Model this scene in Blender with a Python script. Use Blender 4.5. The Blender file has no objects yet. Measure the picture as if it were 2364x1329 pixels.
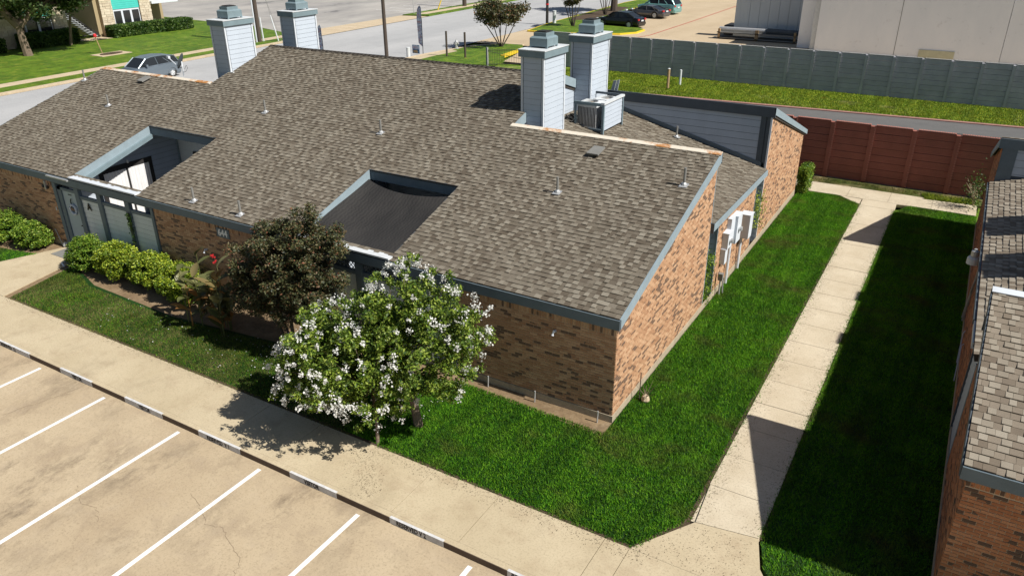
import bpy, bmesh, math, random
import numpy as np
from mathutils import Matrix, Vector, Euler
random.seed(7); RNG = np.random.default_rng(7)
S = bpy.context.scene
COL = S.collection

# ------------------------------------------------------------------ camera
cam_d = bpy.data.cameras.new('camera'); cam = bpy.data.objects.new('camera', cam_d); COL.objects.link(cam)
R0 = ((0.860668, 0.509145, -0.004701), (0.217379, -0.375779, -0.900853), (-0.460432, 0.774313, -0.434098))
CAM = Vector((5.54, -13.84, 10.57))
m = Matrix.Identity(4)
for i in range(3):
    m[i][0] = R0[0][i]; m[i][1] = -R0[1][i]; m[i][2] = -R0[2][i]; m[i][3] = CAM[i]
cam.matrix_world = m
cam_d.sensor_width = 36; cam_d.lens = 1762.95/2364*36; cam_d.clip_end = 900; cam_d.clip_start = .3
S.camera = cam
# ------------------------------------------------------------------ light
SUN_EL = math.radians(46.5); SUN_AZ = math.radians(1.2)      # azimuth measured from +X towards +Y
W = bpy.data.worlds.new('World'); S.world = W; W.use_nodes = True
nt = W.node_tree; bg = nt.nodes['Background']; bg.inputs[1].default_value = 0.05
sky = nt.nodes.new('ShaderNodeTexSky'); sky.sky_type = 'NISHITA'; sky.sun_disc = False
sky.sun_elevation = SUN_EL; sky.sun_rotation = math.radians(90) - SUN_AZ
nt.links.new(sky.outputs[0], bg.inputs[0])
sd = bpy.data.lights.new('sun', 'SUN'); sd.energy = 5.0; sd.angle = math.radians(.5); sd.color = (1, .955, .88)
sun = bpy.data.objects.new('sun', sd); COL.objects.link(sun)
sv = Vector((math.cos(SUN_EL)*math.cos(SUN_AZ), math.cos(SUN_EL)*math.sin(SUN_AZ), math.sin(SUN_EL)))
sun.rotation_euler = sv.to_track_quat('Z', 'Y').to_euler(); sun.location = (30, 0, 40)
S.view_settings.view_transform = 'Standard'; S.view_settings.look = 'None'
S.view_settings.exposure = 0.38; S.view_settings.gamma = 1; S.view_settings.use_curve_mapping = False

# ------------------------------------------------------------------ materials
class NT:
    def __init__(s, name):
        s.m = bpy.data.materials.new(name); s.m.use_nodes = True; s.t = s.m.node_tree
        s.b = s.t.nodes['Principled BSDF']; s.g = s.n('ShaderNodeNewGeometry')
    def n(s, k, **kw):
        o = s.t.nodes.new(k)
        for a, v in kw.items(): setattr(o, a, v)
        return o
    def l(s, a, b): s.t.links.new(a, b)
    def pos(s, scale=(1, 1, 1)):
        mp = s.n('ShaderNodeMapping'); mp.inputs['Scale'].default_value = scale
        s.l(s.g.outputs['Position'], mp.inputs['Vector']); return mp.outputs[0]
    def noise(s, scale, detail=4, rough=.6, vec=None, stretch=(1, 1, 1)):
        t = s.n('ShaderNodeTexNoise'); t.inputs['Scale'].default_value = scale
        t.inputs['Detail'].default_value = detail; t.inputs['Roughness'].default_value = rough
        s.l(vec if vec is not None else s.pos(stretch), t.inputs['Vector']); return t.outputs['Fac']
    def ramp(s, fac, stops, const=False):
        r = s.n('ShaderNodeValToRGB'); e = r.color_ramp.elements
        if const: r.color_ramp.interpolation = 'CONSTANT'
        while len(e) < len(stops): e.new(.5)
        for i, (p, c) in enumerate(stops):
            e[i].position = p; e[i].color = (c, c, c, 1) if isinstance(c, (int, float)) else (*c, 1)
        s.l(fac, r.inputs[0]); return r.outputs[0]
    def mix(s, f, a, b, mode='MIX'):
        x = s.n('ShaderNodeMix', data_type='RGBA', blend_type=mode)
        for sock, v in ((0, f), (6, a), (7, b)):
            if isinstance(v, (int, float)): x.inputs[sock].default_value = v if sock == 0 else (v, v, v, 1)
            elif isinstance(v, tuple): x.inputs[sock].default_value = (*v, 1)
            else: s.l(v, x.inputs[sock])
        return x.outputs[2]
    def math(s, op, a, b=0.0):
        x = s.n('ShaderNodeMath', operation=op)
        for i, v in enumerate((a, b)):
            if isinstance(v, (int, float)): x.inputs[i].default_value = v
            else: s.l(v, x.inputs[i])
        return x.outputs[0]
    def rnd(s):   # per-piece random number, for joined pieces and for separate copies alike
        oi = s.n('ShaderNodeObjectInfo')
        return s.math('FRACT', s.math('ADD', s.math('MULTIPLY', s.g.outputs['Random Per Island'], 7.31), s.math('MULTIPLY', oi.outputs['Random'], 5.17)))
    def out(s, col, rough=.8, bump=None, bs=.3, bd=.01, metal=0, spec=.3):
        if isinstance(col, tuple): s.b.inputs['Base Color'].default_value = (*col, 1)
        else: s.l(col, s.b.inputs['Base Color'])
        s.b.inputs['Roughness'].default_value = rough; s.b.inputs['Metallic'].default_value = metal
        s.b.inputs['Specular IOR Level'].default_value = spec
        if bump is not None:
            bn = s.n('ShaderNodeBump'); bn.inputs['Strength'].default_value = bs; bn.inputs['Distance'].default_value = bd
            s.l(bump, bn.inputs['Height']); s.l(bn.outputs[0], s.b.inputs['Normal'])
        return s.m

def paint(name, c, rough=.6, var=.12, scale=3, metal=0, spec=.3, streak=False):
    k = NT(name)
    f = k.noise(scale, 5, .65, stretch=(1, 1, .25) if streak else (1, 1, 1)); f2 = k.noise(scale*14, 3)
    col = k.mix(k.ramp(f, [(.3, 0), (.75, 1)]), tuple(x*(1-var) for x in c), tuple(min(1, x*(1+var)) for x in c))
    col = k.mix(k.math('MULTIPLY', f2, var), col, (.25, .22, .18))
    return k.out(col, rough, f2, .15, .004, metal, spec)

def concrete(name, c1, c2, stain, sc=.35, st=(.35, 1, 1), stain_amt=.9, rough=.9, lines=False, blot=0):
    k = NT(name)
    a = k.noise(sc, 6, .62, stretch=st); b = k.noise(sc*3.1, 5, .7); g = k.noise(24, 3, .7); g2 = k.noise(120, 2, .7)
    col = k.mix(k.ramp(a, [(.32, 0), (.68, 1)]), c1, c2)
    col = k.mix(k.math('MULTIPLY', k.ramp(b, [(.5, 0), (.78, 1)]), stain_amt), col, stain)
    col = k.mix(k.math('MULTIPLY', k.ramp(g, [(.3, 1), (.5, 0)]), .5), col, tuple(x*.55 for x in c1))
    col = k.mix(k.math('MULTIPLY', k.ramp(g2, [(.45, 0), (.75, 1)]), .3), col, tuple(min(1, x*1.35) for x in c2))
    if blot:
        e = k.noise(.9, 6, .75, stretch=(1, .55, 1)); f = k.noise(.28, 3, .5)
        col = k.mix(k.math('MULTIPLY', k.ramp(e, [(.52, 0), (.66, 1)]), k.math('MULTIPLY', k.ramp(f, [(.40, .25), (.62, 1)]), blot)), col, (.155, .118, .08))
        h_ = k.noise(2.6, 5, .75); col = k.mix(k.math('MULTIPLY', k.ramp(h_, [(.5, 0), (.75, 1)]), .4*blot), col, (.60, .50, .36))
    if lines:
        v = k.n('ShaderNodeTexVoronoi', feature='DISTANCE_TO_EDGE'); v.inputs['Scale'].default_value = .23
        k.l(k.pos(), v.inputs['Vector'])
        d = k.noise(.12, 2)
        f = k.math('MULTIPLY', k.ramp(v.outputs['Distance'], [(.0, 1), (.006, 0)]), k.ramp(d, [(.5, 0), (.6, .5)]))
        col = k.mix(f, col, (.16, .11, .07))
    return k.out(col, rough, g, .35, .006)

M = {}
M['lot'] = concrete('lot_concrete', (.37, .285, .185), (.48, .39, .265), (.24, .175, .115), .42, (.8, .4, 1), 1.0, blot=.8)
M['walk'] = concrete('walk_concrete', (.42, .345, .225), (.51, .43, .295), (.33, .25, .16), .5, (1, 1, 1), .8, blot=.25)
M['sidewalk'] = concrete('side_walk_concrete', (.45, .38, .27), (.56, .49, .37), (.37, .30, .21), .8, (1, 1, 1), .5)
M['farlot'] = concrete('far_concrete', (.40, .31, .20), (.52, .42, .29), (.30, .23, .15), .12, (1, .3, 1), .5)
M['asphalt'] = concrete('road_asphalt', (.33, .335, .34), (.43, .43, .43), (.27, .27, .27), .2, (1, .15, 1), .5)
M['drive'] = concrete('drive_asphalt', (.10, .10, .10), (.14, .135, .13), (.07, .07, .07), .3, (.3, 1, 1), .5)
M['bedge'] = concrete('foundation', (.34, .29, .21), (.44, .37, .27), (.25, .2, .14), 1.2)
k = NT('parking_far_asphalt')
a = k.noise(.09, 6, .7, stretch=(1, .5, 1)); b = k.noise(.5, 5, .7, stretch=(1, .2, 1))
M['farpark'] = k.out(k.mix(k.ramp(b, [(.4, 0), (.7, .5)]), k.ramp(a, [(.40, (.40, .38, .35)), (.55, (.27, .26, .25)), (.62, (.08, .08, .085))]), (.3, .28, .26)), .9)

def lawn_mat(name, c1, c2, bare, lo=.55, hi=.75, sc=.55, fine=True, base=False):
    k = NT(name)
    a = k.noise(sc, 5, .6); b = k.noise(sc*.6+.13, 4, .65, stretch=(1, 1.3, 1)); g = k.noise(22, 3, .7)
    col = k.mix(k.ramp(a, [(.35, 0), (.65, 1)]), c1, c2)
    if not base: rn = k.rnd(); col = k.mix(k.ramp(rn, [(.30, 0), (.75, .45), (1, .95)]), col, (min(1, c2[0]*3.1), min(1, c2[1]*1.75), c2[2]*2.2)); col = k.mix(k.ramp(rn, [(0, .75), (.30, 0)]), col, tuple(x*.30 for x in c1))
    col = k.mix(k.math('MULTIPLY', k.ramp(g, [(.38, 1), (.6, 0)]), .6 if fine else .0), col, tuple(x*.35 for x in c1))
    col = k.mix(k.ramp(b, [(lo, 0), (hi, 1)]), col, bare)
    mw = k.noise(1.0, 3, .55, stretch=(2.6, .16, 1)); p2 = k.noise(1.4, 5, .7)
    col = k.mix(k.ramp(mw, [(.42, .38), (.56, 0)]), col, tuple(x*.4 for x in c1))
    col = k.mix(k.ramp(p2, [(.50, 0), (.72, .55)]), col, (min(1, c2[0]*1.9), c2[1]*1.12, c2[2]*2))
    col = k.mix(k.ramp(p2, [(.30, .55), (.44, 0)]), col, (c1[0]*1.5, c1[1]*.55, c1[2]))
    mm = k.out(col, .65, g, .8, .05, spec=.25)
    if not base:
        tr = k.n('ShaderNodeBsdfTranslucent'); ms = k.n('ShaderNodeMixShader'); ms.inputs[0].default_value = .3
        k.l(col, tr.inputs[0]); k.l(k.b.outputs[0], ms.inputs[1]); k.l(tr.outputs[0], ms.inputs[2])
        k.l(ms.outputs[0], k.t.nodes['Material Output'].inputs[0])
    return mm
G1, G2 = (.032, .18, .005), (.105, .37, .010)
M['blade'] = lawn_mat('grass_blades', G1, G2, (.15, .135, .035), .50, .70)
M['blade_dry'] = lawn_mat('dry_grass_blades', (.06, .13, .012), (.12, .20, .025), (.24, .22, .08), .42, .60, .8)
M['soil'] = lawn_mat('lawn_soil', (.012, .05, .006), (.02, .075, .008), (.05, .05, .02), .62, .8, base=True)
M['soil_dry'] = lawn_mat('dry_lawn_soil', (.07, .09, .02), (.10, .12, .03), (.24, .19, .10), .48, .62, .8, base=True)
M['farlawn'] = lawn_mat('far_lawn', (.075, .16, .012), (.16, .27, .02), (.30, .30, .10), .60, .85, .6, base=True)
M['farlawn_dry'] = lawn_mat('strip_lawn', (.10, .20, .015), (.19, .32, .03), (.42, .36, .18), .56, .72, .25, base=True)
M['farblade'] = lawn_mat('far_blades', (.13, .25, .015), (.22, .38, .025), (.40, .36, .16), .6, .76, .3)
M['dirt'] = concrete('bare_dirt', (.15, .10, .055), (.27, .19, .11), (.10, .065, .035), 2.2, blot=.6)
M['mulch'] = concrete('mulch', (.06, .04, .025), (.1, .07, .045), (.03, .02, .015), 3)

def shingle_mat(name, stops, low):
    k = NT(name); r = k.rnd(); g = k.noise(230, 2, .7); bnd = k.noise(.9, 4); sl = k.noise(1.0, 4, .6, stretch=(1.6, .12, .12))
    col = k.ramp(r, stops)
    col = k.mix(k.math('MULTIPLY', k.ramp(g, [(.35, 1), (.65, 0)]), .40), col, tuple(x*.45 for x in low))
    col = k.mix(k.math('MULTIPLY', k.ramp(bnd, [(.4, 0), (.7, 1)]), .22), col, low)
    col = k.mix(k.math('MULTIPLY', k.ramp(sl, [(.4, 0), (.6, 1)]), .15), col, (.09, .075, .06))
    return k.out(col, .95, g, .5, .004, spec=.1)
M['shingle'] = shingle_mat('shingle', [(0, (.118, .098, .074)), (.35, (.152, .130, .100)), (.7, (.185, .161, .126)), (1, (.22, .194, .154))], (.095, .072, .053))
M['shingle_l'] = shingle_mat('shingle_light_tab', [(0, (.195, .172, .135)), (.5, (.24, .214, .170)), (1, (.305, .277, .224))], (.14, .112, .084))
M['shingle2'] = shingle_mat('shingle_neighbour', [(0, (.18, .145, .11)), (.35, (.235, .195, .15)), (1, (.31, .262, .205))], (.15, .12, .09))
M['shingle2_l'] = shingle_mat('shingle_neighbour_light', [(0, (.30, .26, .205)), (1, (.41, .365, .295))], (.2, .17, .13))
M['felt'] = paint('roof_underlay', (.045, .038, .032), .95)

def brick_mat(name, lo, mid, hi, dark, df=.17):
    k = NT(name); r = k.rnd(); cl = k.noise(.9, 3, .6, stretch=(1, 1, 2.2))
    rr = k.math('ADD', r, k.math('MULTIPLY', k.math('SUBTRACT', cl, .5), .9))
    sp = k.noise(9, 3, .8); g = k.noise(60, 3, .7)
    col = k.ramp(r, [(0, lo), (.5, mid), (1, hi)])
    col = k.mix(k.ramp(rr, [(df-.002, 1), (df, 0)], True), col, dark)
    col = k.mix(k.ramp(sp, [(.70, 0), (.73, .8)]), col, (.55, .47, .38))
    col = k.mix(k.math('MULTIPLY', k.ramp(g, [(.35, 1), (.6, 0)]), .35), col, tuple(x*.5 for x in lo))
    return k.out(col, .9, g, .5, .006)
M['brick'] = brick_mat('brick', (.35, .185, .10), (.45, .262, .148), (.57, .37, .225), (.15, .10, .070))
M['brick2'] = brick_mat('brick_neighbour', (.36, .14, .065), (.45, .19, .09), (.53, .26, .14), (.11, .075, .055))
M['mortar'] = paint('mortar', (.52, .40, .28), .95)

M['white'] = paint('white_siding', (.45, .505, .575), .55, .05, 2, streak=True)
M['trimw'] = paint('white_trim', (.60, .64, .69), .55, .06)
M['bluegrey'] = paint('blue_grey_siding', (.40, .46, .535), .6, .06, 2, streak=True)
M['trim'] = paint('slate_trim', (.115, .155, .185), .6, .12, 3)
M['trimdk'] = paint('dark_trim', (.062, .083, .105), .6, .15, 3)
M['fascia'] = paint('pale_blue_fascia', (.25, .32, .36), .6, .10, 3)  # paler fascia tone, mostly sun-facing boards; shaded ones coloured with darker trim
M['panel'] = paint('grey_green_panel', (.62, .68, .69), .6, .08, 2, streak=True)
M['caps'] = paint('cap_metal', (.17, .235, .265), .5, .12, 4)
M['capw'] = paint('cap_top', (.60, .63, .65), .5, .12, 4)
k = NT('rusty_flashing'); a = k.noise(1.3, 5, .7); b = k.noise(11, 4, .7)
M['rust'] = k.out(k.mix(k.ramp(a, [(.50, 0), (.60, 1)]), k.mix(k.ramp(b, [(.5, 0), (.8, .5)]), (.66, .60, .50), (.5, .38, .25)), (.42, .19, .06)), .6)
M['galv'] = paint('galvanised', (.50, .51, .52), .4, .15, 6, metal=.4)
M['pipe'] = paint('grey_pipe', (.20, .20, .19), .7)
M['glass'] = paint('dark_glass', (.012, .015, .018), .08, .05, spec=.6)
M['black'] = paint('black', (.015, .015, .017), .6)
M['rubber'] = paint('rubber', (.02, .02, .02), .9)
M['curtain'] = paint('curtain', (.72, .72, .73), .9, .05)
M['paintw'] = paint('road_paint', (.80, .80, .79), .6, .08, 5)
M['painty'] = paint('yellow_paint', (.72, .52, .02), .6, .12, 2)
M['paintr'] = paint('red_paint', (.45, .11, .08), .7, .2, 2)
M['letters'] = paint('black_letters', (.02, .018, .018), .7)
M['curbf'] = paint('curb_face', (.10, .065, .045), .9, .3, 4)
M['crackm'] = paint('crack_dirt', (.16, .115, .075), 1)
M['curbl'] = concrete('curb_concrete', (.46, .37, .25), (.55, .45, .32), (.36, .26, .16), 1)
k = NT('shade_cloth'); a = k.noise(2.2, 4, .6, stretch=(1, .3, 1)); wv = k.n('ShaderNodeTexWave'); wv.inputs['Scale'].default_value = 9; wv.inputs['Distortion'].default_value = 6
k.l(k.pos((.3, 1, 1)), wv.inputs['Vector'])
M['cloth'] = k.out(k.mix(k.math('MULTIPLY', k.math('ADD', a, k.math('MULTIPLY', wv.outputs['Fac'], .3)), .9), (.008, .008, .009), (.045, .042, .039)), .75, wv.outputs['Fac'], .2, .01)
M['bark'] = paint('bark', (.16, .115, .08), .95, .3, 9)
M['barkdk'] = paint('dark_bark', (.05, .035, .028), .95, .3, 9)
def leafm(name, stops, rough=.5, tr=.3):
    k = NT(name); r = k.rnd(); n = k.noise(1.3, 3)
    col = k.ramp(r, stops)
    col = k.mix(k.ramp(n, [(.35, 0), (.7, .45)]), col, tuple(x*.55 for x in stops[0][1]))
    k.out(col, rough, spec=.35)
    t = k.n('ShaderNodeBsdfTranslucent'); ms = k.n('ShaderNodeMixShader'); ms.inputs[0].default_value = tr
    k.l(col, t.inputs[0]); k.l(k.b.outputs[0], ms.inputs[1]); k.l(t.outputs[0], ms.inputs[2])
    k.l(ms.outputs[0], k.t.nodes['Material Output'].inputs[0]); return k.m
M['leafg'] = leafm('green_leaves', [(0, (.035, .085, .012)), (.4, (.12, .20, .02)), (.8, (.27, .36, .04)), (1, (.42, .50, .10))])
M['leafd'] = leafm('bronze_leaves', [(0, (.035, .048, .024)), (.4, (.085, .10, .04)), (.75, (.165, .155, .06)), (.90, (.20, .13, .065)), (.975, (.28, .12, .06)), (1, (.33, .11, .07))])
M['leafy'] = leafm('yellow_green_leaves', [(0, (.05, .11, .01)), (.3, (.15, .24, .018)), (.7, (.33, .42, .03)), (1, (.55, .60, .06))])
M['leafb'] = leafm('bright_green_leaves', [(0, (.05, .12, .012)), (.4, (.12, .24, .02)), (.8, (.27, .38, .04)), (1, (.42, .5, .07))])
M['leafh'] = leafm('hedge_leaves', [(0, (.02, .055, .01)), (.5, (.05, .11, .018)), (1, (.15, .22, .04))])
M['leafo'] = leafm('oak_leaves', [(0, (.02, .05, .012)), (.5, (.05, .09, .022)), (1, (.13, .17, .05))])
k = NT('dark_core'); M['core'] = k.out((.008, .016, .005), 1, spec=0)  # near-black filler that darkens foliage gaps and blocks see-through
M['flower'] = leafm('white_flowers', [(0, (.68, .68, .64)), (.6, (.80, .80, .77)), (1, (.86, .86, .84))], .7, .25)
M['redfl'] = paint('red_flower', (.60, .02, .03), .6)
M['canna'] = leafm('canna_leaves', [(0, (.09, .09, .035)), (.4, (.17, .19, .07)), (.7, (.28, .27, .12)), (.85, (.34, .14, .05)), (1, (.48, .26, .08))], .35, .35)
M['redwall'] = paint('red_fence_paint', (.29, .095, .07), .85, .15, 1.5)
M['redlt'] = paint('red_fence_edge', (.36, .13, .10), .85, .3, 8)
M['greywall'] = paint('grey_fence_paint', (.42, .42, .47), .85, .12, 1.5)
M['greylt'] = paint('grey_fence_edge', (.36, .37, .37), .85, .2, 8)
k = NT('stucco'); a = k.noise(.35, 5, .65, stretch=(1, 1, .4)); b = k.noise(1.6, 5, .75); g = k.noise(14, 3)
col = k.mix(k.ramp(a, [(.35, 0), (.65, 1)]), (.76, .79, .83), (.84, .86, .89))
M['stucco'] = k.out(k.mix(k.ramp(b, [(.60, 0), (.78, .4)]), col, (.34, .33, .34)), .9, g, .3, .02)
M['metalwall'] = paint('metal_door', (.47, .52, .56), .5, .06, .7, streak=True)
M['teal'] = paint('teal_siding', (.06, .50, .44), .6, .08)
M['wood'] = paint('wood', (.40, .27, .14), .8, .2, 5)
M['paintr2'] = paint('faded_red', (.33, .165, .14), .8, .2, 2)
M['curbpaint'] = paint('worn_curb_paint', (.62, .62, .62), .7, .22, 7)
M['signblue'] = paint('sign_blue', (.04, .13, .26), .5)
M['patch'] = paint('pale_patch', (.55, .54, .38), .9)
M['skin'] = paint('door_paint', (.34, .42, .46), .5, .05)

# ------------------------------------------------------------------ mesh helpers
class MB:
    def __init__(s): s.v = []; s.f = []
    def poly(s, pts): i = len(s.v); s.v += [tuple(p) for p in pts]; s.f.append(tuple(range(i, i+len(pts))))
    def raw(s, v, f): i = len(s.v); s.v += [tuple(p) for p in v]; s.f += [tuple(a+i for a in q) for q in f]; return s
    def box(s, x0, x1, y0, y1, z0, z1):
        if x1 < x0: x0, x1 = x1, x0
        if y1 < y0: y0, y1 = y1, y0
        return s.raw([(x0, y0, z0), (x1, y0, z0), (x1, y1, z0), (x0, y1, z0), (x0, y0, z1), (x1, y0, z1), (x1, y1, z1), (x0, y1, z1)],
              [(0, 3, 2, 1), (4, 5, 6, 7), (0, 1, 5, 4), (1, 2, 6, 5), (2, 3, 7, 6), (3, 0, 4, 7)])
    def prism(s, P, O, U, V, N, t0, t1, closed=True):
        n = len(P); a = [O+U*u+V*v+N*t0 for u, v in P]; b = [O+U*u+V*v+N*t1 for u, v in P]
        f = [tuple(range(n, 2*n))]+[(i, (i+1) % n, n+(i+1) % n, n+i) for i in range(n)]
        if closed: f.append(tuple(range(n-1, -1, -1)))
        return s.raw(a+b, f)
    def tube(s, pts, rad, seg=8, cap=True):
        pts = [Vector(p) for p in pts]; rad = rad if isinstance(rad, (list, tuple)) else [rad]*len(pts)
        vs = []; fs = []
        for i, p in enumerate(pts):
            d = (pts[min(i+1, len(pts)-1)]-pts[max(i-1, 0)]).normalized()
            a = d.cross(Vector((0, 0, 1)) if abs(d.z) < .9 else Vector((1, 0, 0))).normalized(); b = d.cross(a)
            for j in range(seg):
                t = 2*math.pi*j/seg; vs.append(p+(a*math.cos(t)+b*math.sin(t))*rad[i])
        for i in range(len(pts)-1):
            for j in range(seg): fs.append((i*seg+j, i*seg+(j+1) % seg, (i+1)*seg+(j+1) % seg, (i+1)*seg+j))
        if cap: fs += [tuple(range(seg-1, -1, -1)), tuple(range((len(pts)-1)*seg, len(pts)*seg))]
        return s.raw(vs, fs)
    def lathe(s, c, prof, seg=14):
        vs = []; fs = []
        for r, z in prof:
            for j in range(seg): t = 2*math.pi*j/seg; vs.append((c[0]+r*math.cos(t), c[1]+r*math.sin(t), c[2]+z))
        for i in range(len(prof)-1):
            for j in range(seg): fs.append((i*seg+j, i*seg+(j+1) % seg, (i+1)*seg+(j+1) % seg, (i+1)*seg+j))
        fs += [tuple(range(seg-1, -1, -1)), tuple(range((len(prof)-1)*seg, len(prof)*seg))]
        return s.raw(vs, fs)
    def mesh(s, name, mat, smooth=False):
        me = bpy.data.meshes.new(name); me.from_pydata(s.v, [], s.f)
        bm = bmesh.new(); bm.from_mesh(me); bmesh.ops.recalc_face_normals(bm, faces=bm.faces) if len(s.f) < 20000 else None; bm.to_mesh(me); bm.free()
        if smooth: me.shade_smooth()
        me.materials.append(mat if not isinstance(mat, str) else M[mat]); return me
def quads(name, V, mat, n=4):
    V = np.asarray(V, dtype=np.float32); N = V.shape[0]
    me = bpy.data.meshes.new(name); me.vertices.add(N*n); me.vertices.foreach_set('co', V.reshape(-1))
    me.loops.add(N*n); me.loops.foreach_set('vertex_index', np.arange(N*n, dtype=np.int32))
    me.polygons.add(N); me.polygons.foreach_set('loop_start', np.arange(0, N*n, n, dtype=np.int32))
    me.update(calc_edges=True); me.validate(); me.materials.append(M[mat] if isinstance(mat, str) else mat); return me

def T(v): return Matrix.Translation(Vector(v))
def thing(name, label, cat, loc, group=None, rz=0):
    o = bpy.data.objects.new(name, None); COL.objects.link(o); o.location = loc; o.rotation_euler = (0, 0, rz)
    o.empty_display_size = .2
    o['label'] = label; o['category'] = cat
    if group: o['group'] = group
    o['_base'] = tuple(loc); return o
def add(name, mesh, parent=None, mat=None, kind=None, label=None, smooth=False):
    """mesh in world coordinates; parent a thing, a part or nothing"""
    if isinstance(mesh, MB): mesh = mesh.mesh(name, mat, smooth)
    o = bpy.data.objects.new(name, mesh); COL.objects.link(o)
    if parent is not None:
        o.parent = parent
        if parent.type == 'EMPTY':
            o.matrix_parent_inverse = T(parent['_base']).inverted()
    if kind: o['kind'] = kind
    if label: o['label'] = label
    return o
def solo(name, mesh, mat, label, cat, group=None, smooth=False):
    o = add(name, mesh, None, mat, smooth=smooth); o['label'] = label; o['category'] = cat
    if group: o['group'] = group
    return o
def struct(name, mesh, mat=None): return add(name, mesh, None, mat, 'structure')
def part_box(name, mat, parent, *b): return add(name, MB().box(*b), parent, mat)
def copy_tree(src, loc, rz=0, label=None, scale=None, children=True):
    def cp(o, par):
        c = o.copy(); COL.objects.link(c)
        if par is not None: c.parent = par
        if children:
            for ch in o.children: cp(ch, c)
        return c
    c = cp(src, None); c.location = loc; c.rotation_euler = (0, 0, rz)
    if scale: c.scale = scale
    if label: c['label'] = label
    return c
def local_thing(name, label, cat, group=None):
    return thing(name, label, cat, (0, 0, 0), group)

def clip(P, a, b, c):   # keep a*u+b*v<=c
    out = []
    for i in range(len(P)):
        p, q = P[i], P[(i+1) % len(P)]; dp = a*p[0]+b*p[1]-c; dq = a*q[0]+b*q[1]-c
        if dp <= 0: out.append(p)
        if (dp < 0) != (dq < 0) and dp != dq and not (dp == 0 or dq == 0):
            t = dp/(dp-dq); out.append((p[0]+t*(q[0]-p[0]), p[1]+t*(q[1]-p[1])))
    return out
def clip_poly(P, C):    # C convex, ccw
    for i in range(len(C)):
        (x0, y0), (x1, y1) = C[i], C[(i+1) % len(C)]
        a, b = (y1-y0), -(x1-x0); P = clip(P, a, b, a*x0+b*y0)
        if len(P) < 3: return []
    return P
def area(P): return abs(sum(P[i][0]*P[(i+1) % len(P)][1]-P[(i+1) % len(P)][0]*P[i][1] for i in range(len(P))))/2
def frame(O, U, V, N, u, v, su, sv, sn):
    o = O+U*u+V*v
    return Matrix(((U.x*su, V.x*sv, N.x*sn, o.x), (U.y*su, V.y*sv, N.y*sn, o.y), (U.z*su, V.z*sv, N.z*sn, o.z), (0, 0, 0, 1)))
X, Y, Z = Vector((1, 0, 0)), Vector((0, 1, 0)), Vector((0, 0, 1))
def unit_piece(name, mat, lo=1.0):
    # unit tile 0..1 x 0..1, height 1 at v=0 and lo at v=1
    b = MB().raw([(0, 0, 0), (1, 0, 0), (1, 1, 0), (0, 1, 0), (0, 0, 1), (1, 0, 1), (1, 1, lo), (0, 1, lo)],
                 [(4, 5, 6, 7), (0, 1, 5, 4), (1, 2, 6, 5), (2, 3, 7, 6), (3, 0, 4, 7)])
    return b.mesh(name, mat)

# ------------------------------------------------------------------ bricks
def brick_rects(poly, z0, soldier=None, L=.203, H=.0677, g=.013):
    us = [p[0] for p in poly]; vs = [p[1] for p in poly]; u0, u1, v1 = min(us), max(us), max(vs); out = []
    top = soldier if soldier else v1; row = 0; v = z0
    while v < top-.01:
        u = u0-(.5*L if row % 2 else 0)
        while u < u1:
            r = (max(u, u0), min(u+L-g, u1), v, min(v+H-g, top))
            if r[1]-r[0] > .02 and r[3]-r[2] > .02: out.append(r)
            u += L
        v += H; row += 1
    if soldier:
        u = u0
        while u < u1:
            out.append((u, min(u+H-g, u1), soldier, v1-.004)); u += H
    return out
class Pieces:
    """collects bricks or shingles of one building; the nearest 300 become single parts, the rest one stuff part per surface"""
    def __init__(s, unit, name): s.unit = unit; s.name = name; s.full = []; s.rest = {}
    def surface(s, parent, O, U, V, N, rects, poly=None, th=.008, wedge=False):
        for rc_ in rects:
            a, b, c, d = rc_[:4]; kd = rc_[4] if len(rc_) > 4 else 0
            P = [(a, c), (b, c), (b, d), (a, d)]
            t = th*random.uniform(.75, 1.35) if not wedge else (random.choice((.024, .030)) if kd else random.choice((.008, .012, .018, .026)))
            if poly is not None:
                Q = clip_poly(P, poly)
                if len(Q) < 3 or area(Q) < 2e-4: continue
                if area(Q) < area(P)*.995:
                    s.rest.setdefault(parent.name, (parent, MB()))[1].prism(Q, O, U, V, N, 0, t, False); continue
            ctr = O+U*((a+b)/2)+V*((c+d)/2); vis = (CAM-ctr).dot(N)
            s.full.append(((CAM-ctr).length if vis > 0 else 1e9, parent, O, U, V, N, a, b, c, d, t, wedge, kd))
    def build(s, mat, restname):
        s.full.sort(key=lambda q: q[0])
        for i, (dist, parent, O, U, V, N, a, b, c, d, t, w, kd) in enumerate(s.full):
            if i < 300:
                o = bpy.data.objects.new(s.name, s.unit if not kd else s.unit2); COL.objects.link(o); o.parent = parent
                o.matrix_basis = frame(O, U, V, N, a, c, b-a, d-c, t)
            else:
                mb = s.rest.setdefault(parent.name+('/l' if kd else ''), (parent, MB()))[1]
                P = [(a, c), (b, c), (b, d), (a, d)]; lo = t*.25 if w else t
                pts = [O+U*u+V*v for u, v in P]+[O+U*u+V*v+N*(t if j < 2 else lo) for j, (u, v) in enumerate(P)]
                mb.raw(pts, [(4, 5, 6, 7), (0, 1, 5, 4), (1, 2, 6, 5), (2, 3, 7, 6), (3, 0, 4, 7)])
        for ky, (par, mb) in s.rest.items():
            add(restname, quickmesh(mb, restname, mat+('_l' if ky.endswith('/l') else '')), par, kind='stuff')
def quickmesh(mb, name, mat):
    me = bpy.data.meshes.new(name); me.from_pydata(mb.v, [], mb.f); me.materials.append(M[mat]); return me

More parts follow.
